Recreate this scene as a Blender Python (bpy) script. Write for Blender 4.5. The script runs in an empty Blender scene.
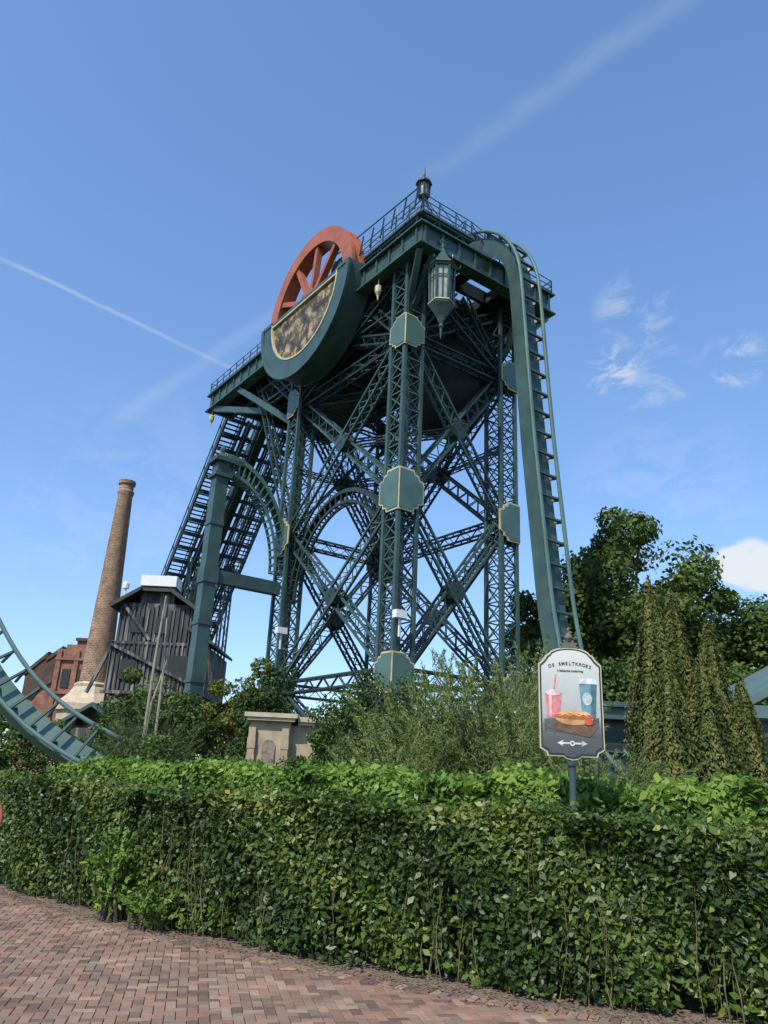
import bpy, math, random, bmesh
import numpy as np
from mathutils import Vector, Matrix
random.seed(7); rng=np.random.default_rng(7)
scene=bpy.context.scene
coll=scene.collection
V=Vector

# ------------------------------------------------------------------ materials
def nodes_of(name):
    m=bpy.data.materials.new(name); m.use_nodes=True
    nt=m.node_tree; b=nt.nodes['Principled BSDF']
    return m,nt,b
def ramp(nt,stops):
    r=nt.nodes.new('ShaderNodeValToRGB'); el=r.color_ramp.elements
    while len(el)<len(stops): el.new(0.5)
    for e,(p,c) in zip(el,stops): e.position=p; e.color=(*c,1)
    return r
def noise(nt,scale,detail=4,rough=.6,coord='Object'):
    t=nt.nodes.new('ShaderNodeTexCoord'); n=nt.nodes.new('ShaderNodeTexNoise')
    n.inputs['Scale'].default_value=scale; n.inputs['Detail'].default_value=detail; n.inputs['Roughness'].default_value=rough
    nt.links.new(t.outputs[coord],n.inputs['Vector']); return n
def sc(c,k): return tuple(min(1,x*k) for x in c)
def paint(name,c,rough=.5,var=.25,scale=1.5,metal=0,bump=0.0,bscale=20):
    m,nt,b=nodes_of(name)
    n=noise(nt,scale); r=ramp(nt,[(.3,sc(c,1-var)),(.7,sc(c,1+var))])
    nt.links.new(n.outputs['Fac'],r.inputs['Fac']); nt.links.new(r.outputs['Color'],b.inputs['Base Color'])
    b.inputs['Roughness'].default_value=rough; b.inputs['Metallic'].default_value=metal
    if bump>0:
        n2=noise(nt,bscale); bp=nt.nodes.new('ShaderNodeBump'); bp.inputs['Strength'].default_value=bump; bp.inputs['Distance'].default_value=.02
        nt.links.new(n2.outputs['Fac'],bp.inputs['Height']); nt.links.new(bp.outputs['Normal'],b.inputs['Normal'])
    return m
def leafmat(name,stops,rough=.45,trans=.3,spec=.4):
    m,nt,b=nodes_of(name)
    a=nt.nodes.new('ShaderNodeAttribute'); a.attribute_name='rnd'
    r=ramp(nt,stops); nt.links.new(a.outputs['Fac'],r.inputs['Fac'])
    nt.links.new(r.outputs['Color'],b.inputs['Base Color']); b.inputs['Roughness'].default_value=rough
    b.inputs['Specular IOR Level'].default_value=spec
    tr=nt.nodes.new('ShaderNodeBsdfTranslucent'); mx=nt.nodes.new('ShaderNodeMixShader'); mx.inputs[0].default_value=trans
    nt.links.new(r.outputs['Color'],tr.inputs['Color'])
    nt.links.new(b.outputs[0],mx.inputs[1]); nt.links.new(tr.outputs[0],mx.inputs[2])
    nt.links.new(mx.outputs[0],nt.nodes['Material Output'].inputs['Surface'])
    return m
def boards(name,c1,c2,freq=5):
    m,nt,b=nodes_of(name)
    t=nt.nodes.new('ShaderNodeTexCoord'); mp=nt.nodes.new('ShaderNodeMapping')
    nt.links.new(t.outputs['Object'],mp.inputs['Vector'])
    mp.inputs['Scale'].default_value=(freq,freq,.25)
    n=nt.nodes.new('ShaderNodeTexNoise'); n.inputs['Scale'].default_value=1; n.inputs['Detail'].default_value=3
    nt.links.new(mp.outputs[0],n.inputs['Vector'])
    r=ramp(nt,[(.32,c1),(.5,sc(c1,1.8)),(.66,c2)]); nt.links.new(n.outputs['Fac'],r.inputs['Fac'])
    nt.links.new(r.outputs['Color'],b.inputs['Base Color']); b.inputs['Roughness'].default_value=.85
    return m
def brickmat(name,c1,c2,mortar,scale=3.0,mort=.02,lowc=.5):
    m,nt,b=nodes_of(name)
    t=nt.nodes.new('ShaderNodeTexCoord'); sp=nt.nodes.new('ShaderNodeSeparateXYZ'); nt.links.new(t.outputs['Object'],sp.inputs[0])
    ad=nt.nodes.new('ShaderNodeMath'); ad.operation='ADD'; nt.links.new(sp.outputs['X'],ad.inputs[0]); nt.links.new(sp.outputs['Y'],ad.inputs[1])
    cb=nt.nodes.new('ShaderNodeCombineXYZ'); nt.links.new(ad.outputs[0],cb.inputs['X']); nt.links.new(sp.outputs['Z'],cb.inputs['Y'])
    br=nt.nodes.new('ShaderNodeTexBrick'); br.inputs['Scale'].default_value=scale
    br.inputs['Color1'].default_value=(*c1,1); br.inputs['Color2'].default_value=(*c2,1); br.inputs['Mortar'].default_value=(*mortar,1)
    br.inputs['Mortar Size'].default_value=mort
    nt.links.new(cb.outputs[0],br.inputs['Vector'])
    n=noise(nt,1.6,6,.75); mx=nt.nodes.new('ShaderNodeMix'); mx.data_type='RGBA'; mx.blend_type='MULTIPLY'; mx.inputs[0].default_value=.9
    r=ramp(nt,[(.35,(lowc,lowc,lowc)),(.65,(1.25,1.2,1.1))]); nt.links.new(n.outputs['Fac'],r.inputs['Fac'])
    nt.links.new(br.outputs['Color'],mx.inputs[6]); nt.links.new(r.outputs['Color'],mx.inputs[7])
    nt.links.new(mx.outputs[2],b.inputs['Base Color']); b.inputs['Roughness'].default_value=.9
    return m

M={}
M['green']=paint('teal_green_paint',(.040,.078,.070),.42,.32,.7)
M['green2']=paint('dark_teal_with_shade',(.019,.038,.034),.5,.3,.9)  # darkened teal puts tower interior shade into the colour; also plain dark green
M['greenL']=paint('light_teal_paint',(.070,.135,.115),.4,.22,.7)
M['rail']=paint('rail_paint',(.10,.16,.15),.35,.12,1)
M['gold']=paint('aged_gold',(.50,.42,.24),.45,.2,2,.1)
M['red']=paint('red_oxide',(.33,.092,.040),.5,.24,1.2)
M['dark']=paint('dark_steel_with_shade',(.012,.017,.017),.7,.3,1)  # near-black steel, underdeck shade painted into the colour; also window panes
M['white']=paint('white_casing',(.7,.7,.68),.5,.06)
M['glass']=paint('lantern_pane',(.30,.32,.27),.2,.3,3)
M['deck']=paint('deck_steel',(.014,.021,.02),.8,.3,2)
M['stone']=paint('sandstone',(.36,.28,.18),.85,.25,2,bump=.3)
M['stone2']=paint('pale_stone',(.44,.36,.25),.85,.2,2,bump=.3)
M['bark']=paint('bark',(.10,.075,.055),.9,.35,6,bump=.6)
M['pole']=paint('weathered_pole',(.26,.23,.17),.85,.25,4,bump=.3)
M['stem']=paint('woody_stem',(.15,.125,.055),.7,.4,8)
M['timber']=boards('weathered_boards',(.03,.03,.03),(.24,.225,.205),4)
M['roof']=paint('shed_roofing',(.045,.043,.04),.8,.3,2)
M['tile']=brickmat('roof_tiles',(.12,.07,.05),(.08,.05,.04),(.05,.03,.025),2.2)
M['brick']=brickmat('red_brick',(.30,.095,.06),(.20,.07,.05),(.26,.2,.15),2.4,.03,.55)
M['chimney']=brickmat('chimney_brick',(.31,.155,.10),(.19,.10,.068),(.36,.28,.19),1.9,.045,.5)
m,nt,b=nodes_of('bronze_relief')
vo=nt.nodes.new('ShaderNodeTexVoronoi'); vo.inputs['Scale'].default_value=1.9; vo.feature='SMOOTH_F1'
t=nt.nodes.new('ShaderNodeTexCoord'); nn=nt.nodes.new('ShaderNodeTexNoise'); nn.inputs['Scale'].default_value=2.0; nn.inputs['Detail'].default_value=8; nn.inputs['Roughness'].default_value=.75
nt.links.new(t.outputs['Object'],nn.inputs['Vector'])
ad=nt.nodes.new('ShaderNodeVectorMath'); ad.operation='MULTIPLY_ADD'; nt.links.new(nn.outputs['Color'],ad.inputs[0]); ad.inputs[1].default_value=(1.5,1.5,1.5); nt.links.new(t.outputs['Object'],ad.inputs[2])
nt.links.new(ad.outputs[0],vo.inputs['Vector'])
r=ramp(nt,[(.0,(.60,.48,.26)),(.22,(.42,.32,.17)),(.38,(.14,.105,.06)),(.6,(.035,.03,.02))]); nt.links.new(vo.outputs['Distance'],r.inputs['Fac'])
nt.links.new(r.outputs['Color'],b.inputs['Base Color']); b.inputs['Roughness'].default_value=.5; b.inputs['Metallic'].default_value=.2
bp=nt.nodes.new('ShaderNodeBump'); bp.inputs['Strength'].default_value=.9; bp.inputs['Distance'].default_value=.2; bp.invert=True
nt.links.new(vo.outputs['Distance'],bp.inputs['Height']); nt.links.new(bp.outputs['Normal'],b.inputs['Normal'])
M['relief']=m

# ------------------------------------------------------------------ mesh builder
WL={}
def reg(o,parent,label,category,kind,group):
    coll.objects.link(o)
    if parent is not None: o.parent=parent
    if label: o['label']=label
    if category and parent is None: o['category']=category
    if kind: o['kind']=kind
    if group: o['group']=group
    return o
def empty(name,loc,label,category,parent=None,group=None):
    o=bpy.data.objects.new(name,None); o.empty_display_size=.3
    base=WL[parent.name] if parent else V((0,0,0))
    o.location=V(loc)-base; reg(o,parent,label,category,None,group); WL[o.name]=V(loc); return o
class MB:
    def __init__(s): s.v=[];s.f=[];s.m=[]
    def add(s,vs,fs,mi=0):
        o=len(s.v); s.v.extend([tuple(v) for v in vs]); s.f.extend([[i+o for i in f] for f in fs]); s.m.extend([mi]*len(fs)); return s
    def beam(s,p,q,w,h,up=(0,0,1),mi=0):
        p=V(p);q=V(q);d=(q-p).normalized();u=V(up)
        if abs(d.dot(u))>.97: u=V((.588,-.809,0))
        sd=d.cross(u).normalized(); u2=sd.cross(d)
        vs=[]
        for c in (p,q):
            for i,j in ((-1,-1),(1,-1),(1,1),(-1,1)): vs.append(c+sd*(i*w/2)+u2*(j*h/2))
        s.add(vs,[(0,1,2,3),(7,6,5,4),(0,4,5,1),(1,5,6,2),(2,6,7,3),(3,7,4,0)],mi); return s
    def box(s,x0,x1,y0,y1,z0,z1,mi=0):
        vs=[(x,y,z) for z in (z0,z1) for x,y in ((x0,y0),(x1,y0),(x1,y1),(x0,y1))]
        s.add(vs,[(3,2,1,0),(4,5,6,7),(0,1,5,4),(1,2,6,5),(2,3,7,6),(3,0,4,7)],mi); return s
    def tube(s,p,q,r0,r1=None,n=8,mi=0):
        if r1 is None:r1=r0
        p=V(p);q=V(q);d=(q-p).normalized();u=V((0,0,1))
        if abs(d.z)>.97:u=V((1,0,0))
        a=d.cross(u).normalized();b=a.cross(d)
        vs=[c+a*(r*math.cos(k*2*math.pi/n))+b*(r*math.sin(k*2*math.pi/n)) for c,r in ((p,r0),(q,r1)) for k in range(n)]
        fs=[(k,(k+1)%n,n+(k+1)%n,n+k) for k in range(n)]+[tuple(range(n))[::-1],tuple(range(n,2*n))]
        s.add(vs,fs,mi);return s
    def path(s,pts,r,n=8,mi=0):
        pts=[V(p) for p in pts];N=len(pts)
        rr=r if hasattr(r,'__len__') else [r]*N
        vs=[];pa=None
        for i,p in enumerate(pts):
            d=(pts[min(i+1,N-1)]-pts[max(i-1,0)]).normalized()
            if pa is None:
                u=V((0,0,1)) if abs(d.z)<.9 else V((1,0,0)); a=d.cross(u).normalized()
            else: a=(pa-d*pa.dot(d)).normalized()
            pa=a;b=d.cross(a)
            for k in range(n): vs.append(p+a*(rr[i]*math.cos(k*2*math.pi/n))+b*(rr[i]*math.sin(k*2*math.pi/n)))
        fs=[(i*n+k,i*n+(k+1)%n,(i+1)*n+(k+1)%n,(i+1)*n+k) for i in range(N-1) for k in range(n)]
        fs+=[tuple(range(n))[::-1],tuple(range((N-1)*n,N*n))]
        s.add(vs,fs,mi);return s
    def sweep(s,frames,w,h,mi=0):
        vs=[];N=len(frames)
        for p,sd,u in frames:
            for i,j in ((-1,-1),(1,-1),(1,1),(-1,1)): vs.append(p+sd*(i*w/2)+u*(j*h/2))
        fs=[(i*4+k,i*4+(k+1)%4,(i+1)*4+(k+1)%4,(i+1)*4+k) for i in range(N-1) for k in range(4)]+[(3,2,1,0),(4*N-4,4*N-3,4*N-2,4*N-1)]
        s.add(vs,fs,mi);return s
    def prism(s,pts,o,ux,uy,un,d0,d1,mi=0):
        o=V(o);n=len(pts)
        vs=[o+ux*x+uy*y+un*d for d in (d0,d1) for x,y in pts]
        fs=[tuple(range(n))[::-1],tuple(range(n,2*n))]+[(k,(k+1)%n,n+(k+1)%n,n+k) for k in range(n)]
        s.add(vs,fs,mi);return s
    def ring(s,o,ux,uy,un,r0,r1,a0,a1,d0,d1,n=32,mi=0,sx=1,sy=1):
        o=V(o);vs=[]
        full=abs(a1-a0)>2*math.pi-1e-3
        cnt=n if full else n+1
        for k in range(cnt):
            a=a0+(a1-a0)*k/n; c=ux*(math.cos(a)*sx)+uy*(math.sin(a)*sy)
            for r,d in ((r0,d0),(r1,d0),(r1,d1),(r0,d1)): vs.append(o+c*r+un*d)
        fs=[]
        for k in range(n):
            k2=(k+1)%cnt
            for j in range(4): fs.append((k*4+j,k*4+(j+1)%4,k2*4+(j+1)%4,k2*4+j))
        if not full: fs+=[(3,2,1,0),(4*cnt-4,4*cnt-3,4*cnt-2,4*cnt-1)]
        s.add(vs,fs,mi);return s
    def lathe(s,prof,c,n=16,mi=0,rot=0):
        c=V(c);vs=[c+V((r*math.cos(rot+2*math.pi*k/n),r*math.sin(rot+2*math.pi*k/n),z)) for r,z in prof for k in range(n)]
        fs=[(i*n+k,i*n+(k+1)%n,(i+1)*n+(k+1)%n,(i+1)*n+k) for i in range(len(prof)-1) for k in range(n)]
        fs+=[tuple(range(n))[::-1],tuple(range((len(prof)-1)*n,len(prof)*n))]
        s.add(vs,fs,mi);return s
    def obj(s,name,mats,parent=None,label=None,category=None,kind=None,group=None,loc=None,smooth=False):
        base=WL[parent.name] if parent else V(loc or (0,0,0))
        me=bpy.data.meshes.new(name)
        me.from_pydata([(x-base.x,y-base.y,z-base.z) for x,y,z in s.v],[],s.f)
        for mm in (mats if isinstance(mats,(list,tuple)) else [mats]): me.materials.append(mm)
        me.polygons.foreach_set('material_index',s.m)
        if smooth: me.polygons.foreach_set('use_smooth',[True]*len(s.f))
        bm=bmesh.new(); bm.from_mesh(me); bmesh.ops.recalc_face_normals(bm,faces=bm.faces); bm.to_mesh(me); bm.free()
        if smooth: me.set_sharp_from_angle(angle=math.radians(40))
        o=bpy.data.objects.new(name,me)
        if not parent: o.location=base
        reg(o,parent,label,category,kind,group); WL[o.name]=base; return o

def truss(mb,p,q,w,h,up=(0,0,1),ch=.12,lc=.06,step=.8,cross=False,mi=0):
    p=V(p);q=V(q);L=(q-p).length;d=(q-p).normalized();u=V(up)
    if abs(d.dot(u))>.97:u=V((.588,-.809,0))
    sd=d.cross(u).normalized();u2=sd.cross(d)
    cs=[(-1,-1),(1,-1),(1,1),(-1,1)]
    off=[sd*(i*w/2)+u2*(j*h/2) for i,j in cs]
    for o in off: mb.beam(p+o,q+o,ch,ch,u2,mi)
    n=max(2,round(L/step))
    for k in range(n):
        A=p+d*(L*k/n);B=p+d*(L*(k+1)/n)
        for f in range(4):
            o1,o2=off[f],off[(f+1)%4]
            if cross:
                mb.beam(A+o1,B+o2,lc,.03,u2,mi); mb.beam(A+o2,B+o1,lc,.03,u2,mi); mb.beam(B+o1,B+o2,lc,.04,u2,mi)
            elif k%2==0: mb.beam(A+o1,B+o2,lc,.03,u2,mi)
            else: mb.beam(A+o2,B+o1,lc,.03,u2,mi)

# ------------------------------------------------------------------ leaves
def leaves(name,P,Nrm,size,mat,rnd,parent,aspect=.5,kind=None,label=None,D=None,category=None,jit=.7):
    P=np.asarray(P);n=len(P)
    Nrm=Nrm+rng.normal(0,jit,(n,3)); Nrm/=np.linalg.norm(Nrm,axis=1)[:,None]+1e-9
    if D is None: D=rng.normal(0,1,(n,3))
    D=D-Nrm*np.sum(D*Nrm,axis=1)[:,None]; D/=np.linalg.norm(D,axis=1)[:,None]+1e-9
    S=np.cross(Nrm,D)
    L=(size*rng.uniform(.65,1.25,n))[:,None]
    v=np.empty((n,4,3)); v[:,0]=P-D*L*.5; v[:,1]=P+S*L*aspect*.5+Nrm*L*.08; v[:,2]=P+D*L*.5; v[:,3]=P-S*L*aspect*.5+Nrm*L*.08
    base=WL[parent.name] if parent else V((0,0,0))
    v=v.reshape(-1,3)-np.array(base)
    me=bpy.data.meshes.new(name)
    me.vertices.add(4*n); me.vertices.foreach_set('co',v.astype(np.float32).ravel())
    me.loops.add(4*n); me.loops.foreach_set('vertex_index',np.arange(4*n,dtype=np.int32))
    me.polygons.add(n); me.polygons.foreach_set('loop_start',np.arange(0,4*n,4,dtype=np.int32))
    me.update(calc_edges=True)
    a=me.attributes.new('rnd','FLOAT','FACE'); a.data.foreach_set('value',np.clip(rnd,0,1).astype(np.float32))
    me.materials.append(mat)
    o=bpy.data.objects.new(name,me); reg(o,parent,label,category,kind,None); WL[o.name]=base; return o

G_hedge=leafmat('hedge_leaf',[(0,(.020,.040,.007)),(.5,(.055,.104,.015)),(.82,(.125,.19,.03)),(1,(.25,.25,.055))],.42,.28,.35)
G_back=leafmat('laurel_leaf',[(0,(.065,.13,.02)),(.5,(.145,.26,.035)),(1,(.27,.38,.07))],.5,.38,.3)
G_oak=leafmat('oak_leaf',[(0,(.028,.052,.012)),(.5,(.078,.13,.028)),(1,(.18,.24,.055))],.6,.34,.2)
G_dark=leafmat('shrub_leaf',[(0,(.024,.045,.013)),(.5,(.060,.108,.025)),(1,(.14,.20,.045))],.6,.28,.2)
G_wisp=leafmat('feathery_leaf',[(0,(.085,.135,.038)),(.5,(.19,.265,.075)),(1,(.33,.39,.14))],.6,.42,.2)
G_cyp=leafmat('cypress_leaf',[(0,(.035,.050,.015)),(.4,(.095,.120,.03)),(.75,(.17,.185,.05)),(1,(.26,.17,.07))],.7,.24,.15)
G_yel=leafmat('yellow_leaf',[(0,(.05,.08,.015)),(.5,(.13,.17,.03)),(1,(.26,.26,.06))],.6,.35,.2)
G_litter=leafmat('litter_leaf',[(0,(.08,.05,.03)),(1,(.25,.17,.09))],.9,.05,.1)

def crown(P0,rx,ry,rz,ncl,nleaf,clr=.3,seed=0):
    g=np.random.default_rng(seed)
    u=g.normal(0,1,(ncl,3)); u/=np.linalg.norm(u,axis=1)[:,None]
    rad=g.uniform(.35,1,ncl)**.6
    C=u*rad[:,None]*np.array([rx,ry,rz])*(1+.16*np.sin(u[:,[0]]*5+seed))
    cr=clr*min(rx,rz)*g.uniform(.55,1.3,ncl)
    idx=g.integers(0,ncl,nleaf)
    d=g.normal(0,1,(nleaf,3)); d/=np.linalg.norm(d,axis=1)[:,None]
    rr=g.uniform(.3,1.12,nleaf)**.5
    pos=C[idx]+d*(cr[idx]*rr)[:,None]*np.array([1,1,.75])
    cb=g.uniform(-.28,.28,ncl)
    r=.5+cb[idx]+g.normal(0,.16,nleaf)
    return pos+np.array(P0),d+np.array([0,0,.35]),r,C+np.array(P0)
def tree(label,base,h,rx,rz,ncl,nleaf,size,mat,seed,name='tree',trunk_r=.35,cz=None,category='tree',clr=.3,group=None,lean=0):
    base=V(base); e=empty(name,base,label,category,group=group)
    cz=cz if cz else h-rz*.95
    c=(base.x+lean,base.y,base.z+cz)
    P,N,r,C=crown(c,rx,rx,rz,ncl,nleaf,clr,seed)
    k=P[:,2]>.15; P,N,r=P[k],N[k],r[k]
    mb=MB(); top=V((base.x+lean*.7,base.y,base.z+cz+rz*.2))
    mid=base.lerp(top,.5)+V((.15*trunk_r*3,0,0))
    mb.path([base,base.lerp(mid,.5),mid,mid.lerp(top,.5),top],[trunk_r,trunk_r*.85,trunk_r*.7,trunk_r*.5,trunk_r*.2],8)
    g=random.Random(seed)
    for cc in g.sample(list(C),min(len(C),26)):
        cc=V(cc); z0=max(.25,min(.85,(cc.z-rz*.7-base.z)/(top.z-base.z)))
        st=base.lerp(top,z0); md=st.lerp(cc,.5)+V((0,0,.12*rz))
        mb.path([st,md,cc],[trunk_r*.32,trunk_r*.2,trunk_r*.05],5)
    mb.obj('trunk',M['bark'],e,smooth=True)
    leaves('crown',P,N,size,mat,r,e,.6)
    return e
def wispy(label,base,h,spread,nst,per,size,mat,seed,category='bush',name='feathery_shrub',asp=.16,lean=(0,0)):
    g=np.random.default_rng(seed); base=V(base); e=empty(name,base,label,category)
    mb=MB();P=[];D=[];R=[]
    for i in range(nst):
        a=g.uniform(0,6.283);s=spread*g.uniform(.15,1)**.7;hh=h*g.uniform(.5,1.0)*(1-.35*s/spread)
        b0=np.array(base)+np.array([g.normal(0,.15*spread),g.normal(0,.15*spread),0])
        tip=np.array([math.cos(a)*s+lean[0],math.sin(a)*s+lean[1],hh]); mid=np.array([tip[0]*.3,tip[1]*.3,hh*.72])
        ts=np.linspace(0,1,6)
        c=[b0*1+ (2*t*(1-t))*mid+ (t*t)*tip for t in ts]
        mb.path(c,[.022*(1-.8*t) for t in ts],4)
        t=g.uniform(.15,1.03,per)
        pos=b0+(2*t*(1-t))[:,None]*mid+(t*t)[:,None]*tip+g.normal(0,.05*h*.6,(per,3))*(1.15-t)[:,None]
        dr=(2*(1-2*t))[:,None]*mid+(2*t)[:,None]*tip; dr/=np.linalg.norm(dr,axis=1)[:,None]
        P.append(pos);D.append(dr+g.normal(0,.45,(per,3))+np.array([0,0,-.1]));R.append(np.full(per,.5+g.uniform(-.25,.25))+g.normal(0,.15,per))
    P=np.concatenate(P);D=np.concatenate(D);R=np.concatenate(R)
    mb.obj('stems',M['bark'],e,kind='stuff')
    leaves('foliage',P,np.tile([0.,-.5,.6],(len(P),1)),size,mat,R,e,asp,D=D)
    return e

# ------------------------------------------------------------------ ground, path
E0,E1,E2=7.65,-.56,.040
def edge(x): return E0+E1*x+E2*x*x
def nrm(x):
    d=E1+2*E2*x; l=math.hypot(1,d); return V((-d/l,1/l,0))
m,nt,b=nodes_of('soil_and_grass')
n=noise(nt,.35); r=ramp(nt,[(.35,(.075,.055,.035)),(.5,(.05,.07,.022)),(.7,(.04,.075,.018))]); nt.links.new(n.outputs['Fac'],r.inputs['Fac']); nt.links.new(r.outputs['Color'],b.inputs['Base Color']); b.inputs['Roughness'].default_value=.95
mb=MB(); mb.add([(-1500,-600,0),(1500,-600,0),(1500,2400,0),(-1500,2400,0)],[(0,1,2,3)]); mb.obj('ground',m,kind='structure',label='dark soil and grass ground of the park')
msoil=paint('bed_soil',(.16,.12,.085),.95,.4,9,bump=.8,bscale=40)
mb=MB(); xs=np.linspace(-10,7,60)
vs=[(x,edge(x)-.05,.006) for x in xs]+[tuple(V((x,edge(x),0.006))+nrm(x)*5.5) for x in xs]
mb.add(vs,[(i,i+1,61+i,60+i) for i in range(59)]); mb.obj('planting_bed_ground',msoil,kind='structure',label='bare brown soil bed under the hedge')
mj=paint('paver_joint_sand',(.08,.066,.05),.95,.3,12)
mb=MB(); vs=[(x,edge(x)-.02,.004) for x in xs]+[(x,-4,.004) for x in xs]
mb.add(vs,[(60+i,61+i,i+1,i) for i in range(59)]); 
mb.obj('path_base_ground',mj,kind='structure',label='sand joints beneath the paved path')
w=.078;g_=.004;ang=math.radians(12);ca,sa=math.cos(ang),math.sin(ang)
vv=[];ff=[];rn=[]
def paver(cx,cy,hx,hy,ux,uy):
    o=len(vv);z=.016+random.uniform(-.002,.002);c=.004
    for (e,zz) in ((0,.005),(c*.2,z-.003),(c,z)):
        for i,j in ((-1,-1),(1,-1),(1,1),(-1,1)):
            a_=i*(hx-e);b_=j*(hy-e); vv.append((cx+a_*ux-b_*uy,cy+a_*uy+b_*ux,zz))
    fs=[(8,9,10,11)]
    for L in (0,4):
        for k in range(4): fs.append((L+k,L+(k+1)%4,L+4+(k+1)%4,L+4+k))
    for f in fs: ff.append([i+o for i in f])
    q=random.random(); rn.extend([q]*len(fs))
R0=140
for i in range(-R0,R0):
    for j in range(-R0,R0):
        k=(i-j)%4
        if k==0: lx,ly,hx,hy=(i+1)*w,(j+.5)*w,w-g_/2,w/2-g_/2
        elif k==3: lx,ly,hx,hy=(i+.5)*w,(j+1)*w,w/2-g_/2,w-g_/2
        else: continue
        X=lx*ca-ly*sa-2;Y=lx*sa+ly*ca+7
        if X<-9.5 or X>6 or Y<-1 or Y>edge(X)-.22: continue
        paver(X,Y,hx,hy,ca,sa)
x=-9.5
while x<6:
    nn=nrm(x); c=V((x,edge(x),0))-nn*.09; paver(c.x,c.y,w/2-g_/2,w-g_/2,nn.y,-nn.x); x+=w*nn.y
m,nt,b=nodes_of('clay_pavers')
a=nt.nodes.new('ShaderNodeAttribute');a.attribute_name='rnd'
r=ramp(nt,[(0,(.13,.092,.070)),(.3,(.24,.14,.095)),(.6,(.295,.18,.125)),(.8,(.20,.15,.115)),(1,(.35,.24,.17))]); nt.links.new(a.outputs['Fac'],r.inputs['Fac'])
n=noise(nt,1.7,7,.75); r2=ramp(nt,[(.3,(.66,.67,.70)),(.7,(1.12,1.1,1.06))]); nt.links.new(n.outputs['Fac'],r2.inputs['Fac'])
mx=nt.nodes.new('ShaderNodeMix');mx.data_type='RGBA';mx.blend_type='MULTIPLY';mx.inputs[0].default_value=1
nt.links.new(r.outputs['Color'],mx.inputs[6]);nt.links.new(r2.outputs['Color'],mx.inputs[7]);nt.links.new(mx.outputs[2],b.inputs['Base Color']);b.inputs['Roughness'].default_value=.9;b.inputs['Specular IOR Level'].default_value=.25
n3=noise(nt,60);bp=nt.nodes.new('ShaderNodeBump');bp.inputs['Strength'].default_value=.4;bp.inputs['Distance'].default_value=.01;nt.links.new(n3.outputs['Fac'],bp.inputs['Height']);nt.links.new(bp.outputs['Normal'],b.inputs['Normal'])
me=bpy.data.meshes.new('path');me.from_pydata(vv,[],ff);me.materials.append(m)
at=me.attributes.new('rnd','FLOAT','FACE');at.data.foreach_set('value',np.array(rn,dtype=np.float32))
o=bpy.data.objects.new('path',me);reg(o,None,'orange-brown herringbone clay paver footpath along the hedge',None,'structure',None)
n=3000;X=rng.uniform(-8,5,n);off=np.abs(rng.normal(0,.17,n))*np.where(rng.random(n)<.72,1,-1)
Y=edge(X)+off
leaves('fallen_leaves',np.stack([X,Y,np.full(n,.028)+rng.uniform(0,.01,n)],1),np.tile([0,0,3.],(n,1)),.035,G_litter,rng.random(n),None,.6,kind='stuff',label='dry fallen leaves along the path edge',category='leaves')

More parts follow.
